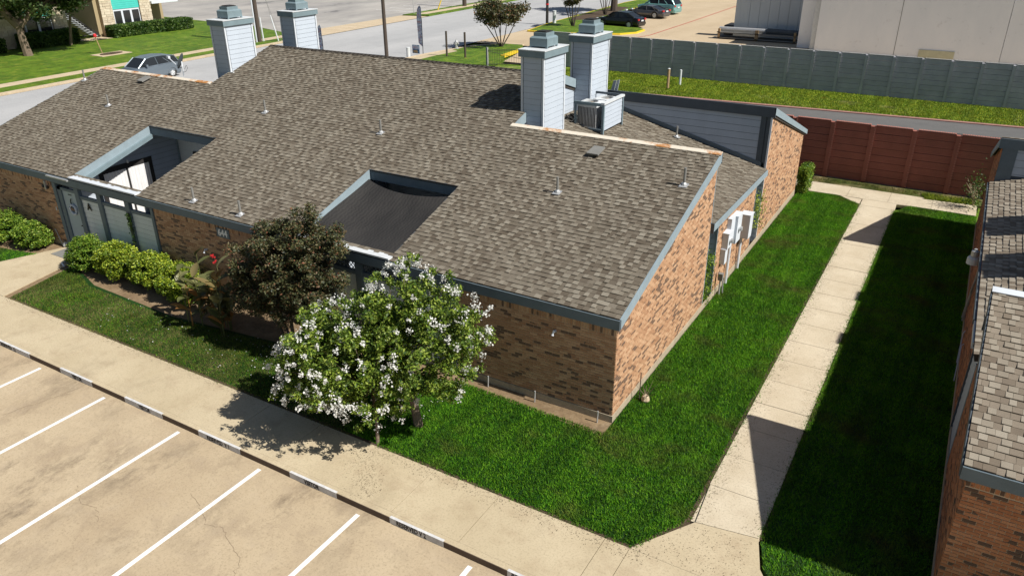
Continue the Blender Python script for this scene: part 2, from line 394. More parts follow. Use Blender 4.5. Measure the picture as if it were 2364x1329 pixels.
# shingle layout: intervals(v) -> list of (u0,u1)
def shingle_rects(v0, v1, intervals, seed, exp=.1435, hole_v=()):
    rr = random.Random(seed); out = []; v = v0
    while v < v1-.01:
        vv = min(v+exp, v1)
        for (a, b) in intervals((v+vv)/2):
            u = a
            if b-a > .3: u0 = a-rr.uniform(0, .2)
            else: u0 = a
            lk = False
            while u0 < b:
                kd = rr.random() < (.72 if not lk else .10); lk = kd; w = rr.choice((.11, .13, .15, .17)) if kd else rr.choice((.11, .13, .15, .19))
                p, q = max(u0, a), min(u0+w, b)
                if q-p > .015: out.append((p, q-.004, v, vv+.0, int(kd)))
                u0 += w
        v = vv
    return out

# siding boards as separate parts
def siding(parent, O, U, V, N, poly, mat, bh=.18, t=.018, name='siding_board', v0=None):
    vs = [p[1] for p in poly]; us = [p[0] for p in poly]; v = min(vs) if v0 is None else v0; i = 0
    while v < max(vs)-.005:
        Q = clip_poly([(min(us), v), (max(us), v), (max(us), v+bh-.013), (min(us), v+bh-.013)], poly)
        if len(Q) >= 3 and area(Q) > 5e-4:
            mb = MB(); n = len(Q)
            a = [O+U*p[0]+V*p[1] for p in Q]; b = [O+U*p[0]+V*p[1]+N*(t-(p[1]-v)/bh*t*.6) for p in Q]
            mb.raw(a+b, [tuple(range(n, 2*n))]+[(j, (j+1) % n, n+(j+1) % n, n+j) for j in range(n)])
            add(name, mb, parent, mat)
        v += bh

# ------------------------------------------------------------------ foliage helpers
def leaf_quads(C, size, asp=.55, upbias=.0):
    n = len(C); a = RNG.normal(size=(n, 3)); a /= np.linalg.norm(a, axis=1)[:, None]
    b = RNG.normal(size=(n, 3)); b[:, 2] += 0; b -= a*(a*b).sum(1)[:, None]; b /= np.linalg.norm(b, axis=1)[:, None]
    if upbias:
        nrm = np.cross(a, b); nrm[:, 2] = np.abs(nrm[:, 2])+upbias; nrm /= np.linalg.norm(nrm, axis=1)[:, None]
        a -= nrm*(a*nrm).sum(1)[:, None]; a /= np.linalg.norm(a, axis=1)[:, None]; b = np.cross(nrm, a)
    s = (size*RNG.uniform(.6, 1.3, n))[:, None]
    return np.stack([C-a*s, C-b*s*asp, C+a*s, C+b*s*asp], 1)
def clump_points(clumps, n):
    w = np.array([c[1]**2 for c in clumps]); w /= w.sum(); idx = RNG.choice(len(clumps), n, p=w)
    c = np.array([q[0] for q in clumps])[idx]; r = np.array([q[1] for q in clumps])[idx]
    d = RNG.normal(size=(n, 3)); d /= np.linalg.norm(d, axis=1)[:, None]; d[:, 2] *= .8
    return c+d*(r*RNG.uniform(.02, 1.25, n)**.75)[:, None]
def ellipsoid_clumps(c, rad, n, cr, shell=.55, zmin=-1):
    out = []
    while len(out) < n:
        d = RNG.normal(size=3); d /= np.linalg.norm(d)
        if d[2] < zmin: continue
        q = RNG.uniform(shell, 1); out.append((np.array(c)+d*np.array(rad)*q, cr*RNG.uniform(.7, 1.3)))
    return out
def inside(P, poly):
    x, y = P[:, 0], P[:, 1]; r = np.zeros(len(P), bool); n = len(poly)
    for i in range(n):
        x0, y0 = poly[i]; x1, y1 = poly[(i+1) % n]
        if y0 == y1: continue
        c = ((y0 > y) != (y1 > y)) & (x < (x1-x0)*(y-y0)/(y1-y0)+x0); r ^= c
    return r
def scatter(poly, dens):
    P = np.array(poly); lo, hi = P.min(0), P.max(0); n = int(dens*np.prod(hi-lo)); q = RNG.uniform(lo, hi, (n, 2)); return q[inside(q, poly)]
def blades(name, poly, dens, h, w, mat, z=0.0, overhang=None):
    q = scatter(poly, dens)
    if overhang is not None and len(overhang): q = np.concatenate([q, overhang])
    n = len(q); base = np.column_stack([q, np.full(n, z)]); t = RNG.uniform(0, 2*np.pi, n)
    d = np.column_stack([np.cos(t), np.sin(t), np.zeros(n)])*(w*RNG.uniform(.6, 1.3, n)/2)[:, None]
    lean = RNG.normal(size=(n, 3))*h*.45; lean[:, 2] = h*RNG.uniform(.5, 1.25, n)
    return quads(name, np.stack([base-d, base+d, base+lean], 1), mat, 3)
def edge_pts(a, b, n, sd):
    a, b = np.array(a), np.array(b); t = RNG.uniform(0, 1, n)[:, None]; d = (b-a)/np.linalg.norm(b-a); nn = np.array([-d[1], d[0]])
    return a+(b-a)*t+nn*RNG.normal(size=(n, 1))*sd
def polymesh(poly, z, th=0):
    mb = MB()
    if th: mb.prism([tuple(p) for p in poly], Vector((0, 0, z)), X, Y, Z, -th, 0)
    else: mb.poly([(p[0], p[1], z) for p in poly])
    return mb
def text_mesh(s, size, mat, ext=.003, bold=0.0, sx=1):
    cu = bpy.data.curves.new('txt', 'FONT'); cu.body = s; cu.size = size; cu.extrude = ext; cu.offset = bold; cu.align_x = 'CENTER'; cu.align_y = 'CENTER'
    cu.resolution_u = 3
    o = bpy.data.objects.new('txt', cu); COL.objects.link(o); bpy.context.view_layer.update()
    me = bpy.data.meshes.new_from_object(o.evaluated_get(bpy.context.evaluated_depsgraph_get()))
    bpy.data.objects.remove(o); me.materials.clear(); me.materials.append(M[mat])
    for v in me.vertices: v.co.x *= sx
    return me
def put_text(name, s, size, mat, mtx, parent, **kw):
    me = text_mesh(s, size, mat, **kw); me.transform(mtx); return add(name, me, parent)
FRONT = lambda x, y, z: Matrix.Translation((x, y, z)) @ Euler((math.pi/2, 0, 0)).to_matrix().to_4x4()

# ================================================================== GROUND
RX0, RX1 = -52.6, -37.0
struct('ground', polymesh([(-400, -300), (300, -300), (300, 500), (-400, 500)], -.25), 'farlawn')
struct('parking_lot', MB().box(-70, 45, -45, -5.13, -.24, -.14), 'lot')
# front walk in slabs with curb
walk = struct('front_walk', MB().box(-40, 14, -5.0, -3.5, -.15, -.03), 'walk')
js = [1.42, 1.92]; xx = 3.6
while xx < 13: js.append(xx); xx += 1.7
xx = -.93
while xx > -40: js.append(xx); xx -= 1.62
js = sorted(js)
for a, b in zip(js[:-1], js[1:]):
    add('slab', MB().box(a+.006, b-.006, -4.985, -3.5, -.03, 0.0), walk, 'walk')
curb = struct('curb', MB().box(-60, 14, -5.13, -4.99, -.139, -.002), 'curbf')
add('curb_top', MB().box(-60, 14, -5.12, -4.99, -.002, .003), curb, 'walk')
for x0, x1, s, off, sx in ((-17.2, -14.93, 'RESERVED  12', 0.1, .85), (-13.5, -12.14, 'VISITOR', .05, .8), (-10.79, -9.37, 'VISITOR', .05, .8), (-8.08, -6.71, 'RESERVED  V 1', -.02, .8),
                  (-5.18, -3.86, 'VISITOR', -.03, .8), (-2.47, -1.18, 'RESERVED V 2', -.12, .8), (.23, 1.6, 'RESERVED V 3', -.05, .8)):
    b = add('painted_curb', MB().box(x0, x1, -5.134, -5.075, -.138, .006), curb, 'curbpaint', label='white painted stretch of curb lettered '+' '.join(s.split()))
    if s.endswith('V 3'):
        put_text('lettering', 'RES', .165, 'letters', FRONT(x0+.19, -5.136, -.066), b, bold=.004, sx=.8)
    else:
        put_text('lettering', s, .165, 'letters', FRONT((x0+x1)/2+off, -5.136, -.066), b, bold=.004, sx=sx*.88)
lot = bpy.data.objects['parking_lot']
for i, x in enumerate((-19.6, -16.9, -14.2, -11.43, -8.61, -5.95, -3.17, -.48, 2.3)):
    add('painted_line', MB().prism([(x-.05, -5.27), (x-.05+.02, -11.2), (x+.05+.02, -11.2), (x+.05, -5.27)], Vector((0, 0, -.136)), X, Y, Z, 0, .002), lot, 'paintw')
def crack(pts, w=.012):
    mb = MB(); P = []
    for (a, b) in zip(pts[:-1], pts[1:]):
        n = max(2, int(math.dist(a, b)/.07))
        for i in range(n): t = i/n; P.append((a[0]+(b[0]-a[0])*t+random.gauss(0, .018), a[1]+(b[1]-a[1])*t+random.gauss(0, .018)))
    for p, q in zip(P[:-1], P[1:]):
        d = Vector((q[0]-p[0], q[1]-p[1])).normalized(); nx, ny = -d.y*w/2*random.uniform(.3, 1.2), d.x*w/2
        mb.poly([(p[0]-nx, p[1]-ny, -.1365), (q[0]-nx, q[1]-ny, -.1365), (q[0]+nx, q[1]+ny, -.1365), (p[0]+nx, p[1]+ny, -.1365)])
    add('crack', mb, lot, 'crackm')
crack([(-6.6, -6.55), (-6.0, -6.75), (-5.6, -7.0), (-5.2, -6.9), (-4.7, -7.15), (-4.3, -7.25), (-4.0, -7.7), (-3.7, -7.9)], .006)
crack([(-12.4, -5.35), (-12.55, -6.0), (-12.8, -6.6), (-12.9, -7.2), (-13.3, -7.8)], .009)
crack([(-1.2, -7.9), (-1.0, -8.5), (-1.15, -9.2)], .006)
crack([(-8.9, -7.6), (-8.3, -7.9), (-7.9, -7.8), (-7.4, -8.1)], .006)
# pavement junction and side walk
struct('corner_pavement', polymesh([(1.92, -3.495), (2.75, -2.23), (3.93, -2.05), (4.15, -2.8), (4.5, -3.3), (5.2, -3.495)], .0, .13), 'walk')
sw = struct('side_walk', MB().box(2.66, 3.95, -2.2, 19.7, -.14, -.03), 'sidewalk')
yy = -2.0
add('slab', polymesh([(2.76, -2.215), (3.93, -2.035), (3.95, -1.0), (2.67, -1.0)], 0, .03), sw, 'sidewalk')
yy = -1.0
while yy < 19.6:
    add('slab', MB().box(2.66, 3.95, yy+.007, min(yy+1.17, 19.7)-.007, -.03, random.uniform(-.004, .004)), sw, 'sidewalk'); yy += 1.17
cw = struct('cross_walk', MB().box(-1.2, 6.8, 19.75, 21.15, -.14, -.03), 'sidewalk')
xx = -1.2
while xx < 6.7:
    add('slab', MB().box(xx+.006, xx+1.594, 19.75, 21.15, -.03, 0), cw, 'sidewalk'); xx += 1.6
add('slab', polymesh([(2.67, 19.69), (1.9, 19.745), (4.6, 19.745), (3.94, 19.69)], -.004, .03), cw, 'sidewalk')
add('slab', polymesh([(2.62, 18.95), (2.62, 19.745), (1.75, 19.745)], -.004, .03), cw, 'sidewalk')
dw = struct('door_walk', polymesh([(-19.2, -3.51), (-20.05, -.05), (-21.35, -.05), (-22.6, -3.51)], .0, .12), 'walk')
# lawn beds
struct('edge_trench_shade', polymesh([(-19.0, -3.498), (1.99, -3.498), (2.655, -2.24), (2.655, 19.0), (2.58, 19.0), (2.58, -2.2), (1.93, -3.41), (-18.9, -3.41)], -.012, .1), 'mulch')  # trench strip; shadow of the grass edge put into its dark colour
struct('edge_trench_shade', polymesh([(3.955, -2.03), (3.955, 18.7), (4.03, 18.7), (4.03, -2.05)], -.012, .1), 'mulch')  # same trench strip on the right lawn, edge shade part of its colour
F_L = [(-18.95, -3.415), (1.93, -3.415), (2.57, -2.2), (2.57, 19.0), (1.6, 19.7), (.1, 19.6), (.03, .0), (.03, -.62), (-4.0, -.42), (-7.5, -1.0), (-13.5, -1.7), (-17.5, -1.55), (-19.6, -.9)]
struct('lawn_bed', polymesh(F_L, -.015, .1), 'soil')
R_L = [(3.99, -2.1), (4.2, -2.75), (4.6, -3.2), (5.4, -3.47), (6.83, -3.47), (14, -3.47), (14, -1.96), (6.83, -1.94), (6.83, 19.7), (4.4, 19.7), (3.99, 18.6)]
struct('lawn_bed', polymesh(R_L, -.015, .1), 'soil')
LL = [(-40, -3.47), (-22.75, -3.47), (-21.6, -1.0), (-23.5, -1.35), (-30, -1.4), (-40, -1.4)]
struct('lawn_bed', polymesh(LL, -.015, .1), 'soil')
struct('dirt_bed', polymesh([(-30, 0), (-30, -3.47), (1.9, -3.47), (1.9, -.3), (0.02, -.02), (0.02, 20.0), (-28, 20)], -.022, .09), 'dirt')
struct('back_strip', polymesh([(-8, 21.17), (7, 21.17), (7, 22.2), (-8, 22.2)], -.01, .1), 'soil_dry')
struct('dirt_path_end', polymesh([(-3, 19.0), (.1, 19.62), (1.55, 19.72), (-3, 19.74)], -.012, .08), 'dirt')

def stuff(name, me): return add(name, me, None, kind='stuff')
edgeR = np.concatenate([edge_pts((-4.2, -3.44), (1.95, -3.44), 900, .035), edge_pts((1.98, -3.44), (2.6, -2.2), 300, .035), edge_pts((2.62, -2.2), (2.62, 19), 2200, .035), edge_pts((2.68, -1.5), (2.66, 19), 900, .07)])
GREEN = [(-5.2, -3.42), (1.93, -3.42), (2.57, -2.2), (2.59, 19.0), (1.6, 19.72), (.1, 19.6), (.06, .1), (.03, -.50), (-4.0, -.34), (-4.9, -1.2), (-6.2, -2.2)]
stuff('lawn_grass', blades('lawn_grass', GREEN, 2900, .062, .019, 'blade', -.015, edgeR))
DRY = [(-18.95, -3.42), (-5.2, -3.42), (-6.2, -2.2), (-4.9, -1.2), (-7.5, -1.15), (-13.5, -1.8), (-17.5, -1.7), (-19.5, -1.0)]
stuff('thin_lawn_grass', blades('thin_lawn_grass', DRY, 1900, .05, .016, 'blade_dry', -.015, edge_pts((-18.9, -3.48), (-5, -3.48), 1800, .03)))
stuff('lawn_grass', blades('lawn_grass', DRY, 700, .05, .016, 'blade', -.015))
stuff('shaded_lawn_grass', blades('shaded_lawn_grass', [p for p in R_L if True], 2300, .062, .019, 'blade', -.015, edge_pts((3.98, -2), (3.97, 18.8), 3800, .04)))
stuff('lawn_grass', blades('lawn_grass', LL, 1500, .05, .018, 'blade', -.015))
stuff('strip_grass', blades('strip_grass', [(-1, 21.2), (1.2, 21.2), (1.8, 21.7), (3, 21.25), (4.4, 21.3), (4.7, 21.8), (5.2, 21.2), (6.9, 21.2), (6.9, 21.9), (-1, 21.9)], 900, .07, .02, 'blade_dry', -.01))
stuff('ground_cover', blades('ground_cover', [(4.9, 20.95), (6.8, 21.1), (6.8, 21.7), (4.7, 21.6)], 2500, .12, .03, 'farblade', -.01))
# clippings along the walk edges and fallen petals
cl = np.concatenate([edge_pts((-4.2, -3.62), (2.3, -3.62), 900, .12), edge_pts((2.85, -2.2), (2.80, 19), 2200, .11), edge_pts((3.80, -2), (3.85, 18.8), 1900, .11),
                     scatter([(2, -3.6), (2.8, -2.3), (3.9, -2.2), (3.9, -3.4)], 160), edge_pts((-19, -3.6), (-5, -3.6), 900, .07), edge_pts((-4.3, -3.7), (-3.2, -4.9), 500, .2),
                     edge_pts((.1, 20.0), (6.5, 20.1), 700, .2), edge_pts((.2, 21.0), (6.5, 21.0), 700, .2)])
cl = np.column_stack([cl, np.full(len(cl), .007)])
stuff('grass_clippings', quads('grass_clippings', leaf_quads(cl, .019, .16, 3.0), 'mulch'))
pt = np.column_stack([scatter([(-15, -3.3), (-9, -3.3), (-4, -3.2), (-3.4, -1.0), (-9, -1.2), (-16, -1.6)], 9), ])
pt = np.column_stack([pt, np.full(len(pt), .03)])
stuff('fallen_petals', quads('fallen_petals', leaf_quads(pt, .02, .6, 2.0), 'flower'))

# far ground: strip behind fence, drive, road, verges
struct('driveway', polymesh([(-20, 31.4), (25, 35.6), (25, 38.2), (-14.5, 34.85), (-20, 34.4)], -.02, .1), 'drive')
struct('fire_lane_curb', polymesh([(-20, 34.42), (-14.5, 34.87), (25, 38.2), (25, 38.5), (-14.5, 35.2), (-20, 34.75)], .03, .15), 'paintr2')
struct('rear_lawn', polymesh([(-36, 23), (-20, 23), (-20, 34.8), (25, 38.55), (25, 42.3), (-24, 42.3), (-28.4, 39.2), (-36, 39)], .0, .1), 'farlawn_dry')
stuff('rear_grass', blades('rear_grass', [(-16.5, 35.1), (9.5, 37.3), (9.5, 41.9), (-22, 41.9), (-22, 35)], 420, .09, .045, 'farblade', 0))
struct('fenced_yard', polymesh([(-8, 22.2), (25, 22.2), (25, 35.5), (-8, 32.4)], -.03, .1), 'drive')
struct('road', polymesh([(-51.6, -60), (-51.2, 14), (-52.3, 33), (-53.0, 47), (-54.3, 84), (-56, 160), (-38, 160), (-39.2, 92), (-37.2, 63.7), (-36.4, 41), (-36.6, 20), (-36.5, -60)], -.10), 'asphalt')
struct('near_verge', polymesh([(-36.3, -60), (-27.5, -60), (-27.5, 39.2), (-29.6, 44.3), (-30, 48.3), (-31.5, 50.6), (-33.5, 50.4), (-35.3, 47.3), (-36.1, 41.5)], .0, .12), 'farlawn')
struct('near_curb', polymesh([(-36.6, -60), (-36.3, -60), (-36.1, 41.5), (-35.3, 47.3), (-33.5, 50.4), (-31.5, 50.6), (-31.5, 50.9), (-33.7, 50.8), (-35.7, 47.6), (-36.5, 41.5)], .02, .14), 'curbl')
struct('near_sidewalk', polymesh([(-36.1, 36.0), (-36.1, 41.5), (-35.6, 45.0), (-34.7, 44.5), (-35.0, 41.5), (-35.0, 36.0)], .006, .02), 'walk')
struct('yellow_curb', polymesh([(-29.5, 44.0), (-30.05, 48.5), (-30.45, 48.5), (-29.9, 44.0)], .08, .2), 'painty')
struct('concrete_lot', polymesh([(-36.4, 50.2), (-31, 50.7), (-29.5, 46), (-28.5, 42.2), (40, 42.3), (40, 160), (-38.3, 160), (-38.9, 92), (-37.0, 63.7), (-36.8, 51)], -.08), 'farlot')
IS = [(-36.0, 59.4), (-33.0, 59.4), (-28.6, 60.6), (-26.4, 61.7), (-25.3, 63.5), (-25.4, 65.9), (-27.4, 68.0), (-31.0, 69.5), (-33.3, 72), (-35.6, 91.8), (-38.2, 110), (-38.9, 92), (-37.1, 66)]
c0 = np.mean(IS, 0)
struct('yellow_curb', polymesh(IS, .06, .2), 'painty')
struct('island_grass', polymesh([(c0[0]+(x-c0[0])*(.965)+0, c0[1]+(y-c0[1])*.975) for x, y in IS], .075, .05), 'farlawn')
struct('mulch_bed', polymesh([(-37.0, 72), (-36, 69.5), (-34.4, 71), (-34.4, 79), (-35.6, 86), (-37.6, 86)], .088, .02), 'mulch')
rl = MB(); P = [(-24.2, 61.0), (-23.7, 63), (-23.75, 76), (-24.1, 98), (-24.6, 130)]
for p, q in zip(P[:-1], P[1:]): rl.poly([(p[0]-.09, p[1], -.07), (p[0]+.09, p[1], -.07), (q[0]+.09, q[1], -.07), (q[0]-.09, q[1], -.07)])
add('painted_line', rl, bpy.data.objects['concrete_lot'], 'paintr', label='long red fire lane stripe across the far concrete lot')
# far side of the road
struct('far_curb', polymesh([(-51.9, -60), (-51.4, 14), (-52.5, 33), (-52.9, 41), (-53.6, 44.0), (-54.0, 44.0), (-53.2, 41), (-52.9, 33), (-51.8, 14), (-52.3, -60)], .03, .16), 'curbl')
struct('far_verge', polymesh([(-52.3, -60), (-51.8, 14), (-52.9, 33), (-53.2, 41), (-54.0, 44.0), (-57, 46.0), (-65, 48.4), (-85, 50), (-85, -60)], .0, .14), 'farlawn')
fw = struct('far_sidewalk', polymesh([(-54.0, -60), (-53.7, 15), (-54.6, 34), (-55.2, 44.6), (-56.4, 44.9), (-55.8, 34), (-55.0, 15), (-55.2, -60)], .012, .03), 'curbl')
struct('driveway_apron', polymesh([(-52.9, 44.3), (-57, 46.4), (-57.2, 65), (-53.6, 65.8)], -.06), 'curbl')
struct('far_parking_lot', polymesh([(-57.0, 46.2), (-65, 48.8), (-84, 50.3), (-200, 50), (-200, 220), (-57, 220), (-57.2, 65)], -.07), 'farpark')
struct('far_island', polymesh([(-53.7, 66.2), (-57.0, 65.2), (-57.4, 80), (-58, 160), (-56.2, 160), (-54.3, 84)], .05, .15), 'farlawn')
struct('far_sidewalk', polymesh([(-54.7, 67), (-56.0, 66.3), (-56.4, 84), (-57.2, 160), (-56.5, 160), (-55.2, 84)], .062, .03), 'curbl')
fp = bpy.data.objects['far_parking_lot']
for i in range(6):
    add('painted_line', MB().box(-64.5, -58.5, 69+i*2.9, 69.12+i*2.9, -.069, -.062), fp, 'paintw')

# ================================================================== MAIN BUILDING
SL = .313
def zr(y): return 2.73+SL*(y+.05)
ct, st = math.cos(math.atan(SL)), math.sin(math.atan(SL))
RO = Vector((0, -.05, 2.73)); RV = Vector((0, ct, st)); RN = Vector((0, -st, ct))
def vy(y): return (y+.05)/ct
YR = 9.85; YM = 6.58
HB = thing('brick_building', 'low brick fourplex with brown shingle roof, two roof courtyards and paired white chimneys', 'building', (-13.4, 9.6, 0))
brickU = unit_piece('brick', M['brick']); shU = unit_piece('shingle', M['shingle'], .25)
BR = Pieces(brickU, 'brick'); SH = Pieces(shU, 'shingle'); SH.unit2 = unit_piece('shingle', M['shingle_l'], .25)
# --- courts (x0,x1,y0,y1)
CA = (-20.15, -16.55, .19, 3.36); CB = (-9.62, -6.36, .19, 3.26)
def strip(xs, y0, y1, top=0, th=.16):
    mb = MB()
    for a, b in xs: mb.prism([(a, vy(y0)), (b, vy(y0)), (b, vy(y1)), (a, vy(y1))], RO, X, RV, RN, -th, -.003)
    return mb
roof = MB()
cuts = sorted([CA, CB])
roof = strip([(-27.35, .06)], -.05, .19)
for a, b in ((.19, 3.26),): roof.raw(*(lambda m_: (m_.v, m_.f))(strip([(-27.35, CA[0]), (CA[1], CB[0]), (CB[1], .06)], a, b)))
roof.raw(*(lambda m_: (m_.v, m_.f))(strip([(-27.35, CA[0]), (CA[1], .06)], 3.26, 3.36)))
roof.raw(*(lambda m_: (m_.v, m_.f))(strip([(-27.35, .06)], 3.36, YM)))
roof.raw(*(lambda m_: (m_.v, m_.f))(strip([(-20.36, -6.52)], YM, YR)))
roofF = add('roof', roof, HB, 'felt')
def iv(v):
    y = -.05+v*ct
    L = [(-27.35, .06)] if y < YM else [(-20.36, -6.52)]
    def sub(L, a, b):
        out = []
        for p, q in L:
            if a > p and b < q: out += [(p, a), (b, q)]
            else: out.append((p, q))
        return out
    if CA[2] < y < CA[3]: L = sub(L, CA[0], CA[1])
    if CB[2] < y < CB[3]: L = sub(L, CB[0], CB[1])
    return L
SH.surface(roofF, RO, X, RV, RN, shingle_rects(0, vy(YR), iv, 3), None, wedge=True)
# ridge caps
mb = MB(); x = -20.36
while x < -6.6:
    w = .3; mb.prism([(x, -.14), (min(x+w, -6.52), -.14), (min(x+w, -6.52), 0), (x, 0)], Vector((0, YR, zr(YR)+.02)), X, RV, RN, 0, .012); x += .2
add('ridge_cap', mb, HB, 'felt')
# rear roof (mirrored) as its own part
YE = 2*YR-.4
RO2 = Vector((0, 19.35, 2.62)); RV2 = Vector((0, -ct, st)); RN2 = Vector((0, st, ct))
SL2L = (19.35-YR)/ct
rr = MB(); rr.prism([(-27.35, 0), (.06, 0), (.06, (19.35-12.78)/ct), (-27.35, (19.35-12.78)/ct)], RO2, X, RV2, RN2, -.16, -.003)
rr.prism([(-20.36, (19.35-12.78)/ct), (-6.52, (19.35-12.78)/ct), (-6.52, SL2L+.15), (-20.36, SL2L+.15)], RO2, X, RV2, RN2, -.16, -.003)
roofR = add('roof', rr, HB, 'felt')
SH.surface(roofR, RO2, X, RV2, RN2, shingle_rects(0, SL2L+.1, lambda v: [(-27.35, .06)] if 19.35-v*ct > 12.78 else [(-20.36, -6.52)], 5), None, wedge=True)
# side shed roofs
c2, s2 = math.cos(math.atan(.26)), math.sin(math.atan(.26))
SO = Vector((.07, 6.62, 2.71)); SV = Vector((-c2, 0, s2)); SN = Vector((s2, 0, c2)); SW = 6.58/c2
sr = MB().prism([(0, 0), (6.12, 0), (6.12, SW), (0, SW)], SO, Y, SV, SN, -.16, -.003)
roofS = add('roof', sr, HB, 'felt')
SH.surface(roofS, SO, Y, SV, SN, shingle_rects(0, SW, lambda v: [(0, 6.12)], 8), None, wedge=True)
SO2 = Vector((-27.4, 12.74, 2.71)); SV2 = Vector((c2, 0, s2)); SN2 = Vector((-s2, 0, c2))
sr = MB().prism([(0, 0), (6.12, 0), (6.12, 6.95/c2), (0, 6.95/c2)], SO2, -Y, SV2, SN2, -.16, -.003)
roofS2 = add('roof', sr, HB, 'felt')
SH.surface(roofS2, SO2, -Y, SV2, SN2, shingle_rects(0, 6.9/c2, lambda v: [(0, 6.12)], 9), None, wedge=True)
SH.build('shingle', 'shingle_field')
# --- fascia boards; lit and shaded sides put into paler and darker colours
FZ = Z
def fas(name, mat, P, O, U, V, N, t0, t1): return add(name, MB().prism(P, Vector(O), U, V, N, t0, t1), HB, mat)
fz = zr(-.05)-.02
for a, b in ((-27.4, -20.3), (-20.3, -11.0), (-11.0, -6.36), (-6.36, .09)):
    add('fascia', MB().box(a+.003, b-.003, -.09, -.055, fz-.245, fz+.0), HB, 'trim')
# right rake along the slope
add('rake_board', MB().prism([(-.05, zr(-.05)-.24), (YM, zr(YM)-.24), (YM, zr(YM)+.0), (-.05, zr(-.05)+.0)], Vector((.062, 0, 0)), Y, Z, X, 0, .04), HB, 'fascia')
add('rake_board', MB().prism([(-.05, zr(-.05)-.24), (YM, zr(YM)-.24), (YM, zr(YM)), (-.05, zr(-.05))], Vector((-27.39, 0, 0)), Y, Z, X, 0, .04), HB, 'fascia')
# upper flashing (rusty) at the top edges of both front units
for a, b in ((-6.56, .1), (-27.38, -20.38)):
    add('ridge_flashing', MB().prism([(a, vy(YM)-.14), (b, vy(YM)-.14), (b, vy(YM)+.03), (a, vy(YM)+.03)], RO, X, RV, RN, .012, .035), HB, 'rust')
    add('rear_fascia', MB().box(a, b, YM+.03, YM+.06, zr(YM)-.3, zr(YM)+.02), HB, 'trimdk')
# mid mass rake boards
for xa in (-6.515, -20.4):
    add('rake_board', MB().prism([(YM+.05, zr(YM+.05)-.3), (YR, zr(YR)-.3), (YR, zr(YR)), (YM+.05, zr(YM+.05))], Vector((xa, 0, 0)), Y, Z, X, 0, .04), HB, 'fascia')
    add('rake_board', MB().prism([(YR, zr(YR)-.3), (12.75, zr(YR)-.3-(12.75-YR)*SL), (12.75, zr(YR)-(12.75-YR)*SL), (YR, zr(YR))], Vector((xa, 0, 0)), Y, Z, X, 0, .04), HB, 'fascia')
# --- walls
wallFs = [add('front_wall', MB().box(a_, b_, 0, .1, 0, 2.6), HB, 'mortar') for a_, b_ in ((-27.3, -21.3), (-15.85, -9.95), (-4.33, 0))]
wallS = add('side_wall', MB().prism([(.001, 0), (YM-.02, 0), (YM-.02, zr(YM)-.17), (.001, zr(0)-.17)], Vector((-.1, 0, 0)), Y, Z, X, 0, .1), HB, 'mortar')
wallL = add('low_wall', MB().box(-.1, -.005, 7.46, 11.75, 0, 2.58), HB, 'mortar')
wallR = add('rear_side_wall', MB().prism([(12.78, 0), (19.1, 0), (19.1, zr(.1)-.23), (12.78, 4.62)], Vector((-.1, 0, 0)), Y, Z, X, 0, .1), HB, 'mortar')
add('west_wall', MB().prism([(.1, 0), (19.1, 0), (19.1, 2.5), (12.78, 4.6), (12.77, 2.55), (6.6, 2.55), (6.58, 4.5), (.1, 2.55)], Vector((-27.28, 0, 0)), Y, Z, X, -.02, .1), HB, 'brick')
add('rear_wall', MB().box(-27.28, -.1, 19.0, 19.1, 0, 2.45), HB, 'brick')
for wallF, (a, b) in zip(wallFs, ((-27.3, -21.3), (-15.85, -9.95), (-4.33, -.0))):
    BR.surface(wallF, Vector((a, 0, 0)), X, Z, -Y, brick_rects([(0, 0), (b-a, 0), (b-a, 2.48), (0, 2.48)], .17, 2.27), None, .009)
BR.surface(wallS, Vector((0, 0, 0)), Y, Z, X, brick_rects([(0, 0), (YM-.02, 5)], .17), [(0, 0), (YM-.02, 0), (YM-.02, zr(YM)-.2), (0, zr(0)-.2)], .009)
BR.surface(wallL, Vector((-.005, 7.46, 0)), Y, Z, X, brick_rects([(0, 0), (4.29, 2.5)], .17, 2.27), [(0, 0), (4.29, 0), (4.29, 2.55), (0, 2.55)], .009)
BR.surface(wallR, Vector((0, 12.78, 0)), Y, Z, X, brick_rects([(0, 0), (6.32, 5)], .17), [(0, 0), (6.32, 0), (6.32, 2.5), (0, 4.56)], .009)
BR.build('brick', 'brick_field')
add('foundation', MB().box(-27.33, .025, -.03, 0.0, -.1, .16).box(0, .025, 0, 19.1, -.1, .16), HB, 'bedge')
# corner trims
add('corner_trim', MB().box(-.03, .012, YM-.02, YM+.02, 0, 4.55), HB, 'fascia')
add('corner_trim', MB().box(-.05, .012, 7.42, 7.46, 0, 2.58), HB, 'fascia'); add('corner_trim', MB().box(-.05, .012, 11.75, 11.79, 0, 2.58), HB, 'fascia')
add('corner_trim', MB().box(-.05, .012, 12.74, 12.78, 0, 4.55), HB, 'trimw')
# shed eave fascia on the side
add('fascia', MB().box(.072, .105, 6.60, 12.76, 2.50, 2.70), HB, 'fascia')
add('fascia', MB().box(.0, .11, 6.57, 6.60, 2.46, 2.76), HB, 'trimdk')
# recesses with dark siding
for y0, y1 in ((6.6, 7.46), (11.75, 12.76)):
    siding(HB, Vector((-.65, y0, 0)), Y, Z, X, [(0, 0), (y1-y0, 0), (y1-y0, 2.6), (0, 2.6)], 'bluegrey')
    siding(HB, Vector((-.65, y1-.01, 0)), X, Z, -Y, [(0, 0), (.6, 0), (.6, 2.6), (0, 2.6)], 'bluegrey')
    add('backing', MB().box(-.72, -.66, y0-.01, y1+.01, 0, 2.6), HB, 'trimdk')  # dark sheet in the board gaps, lap shadow as colour
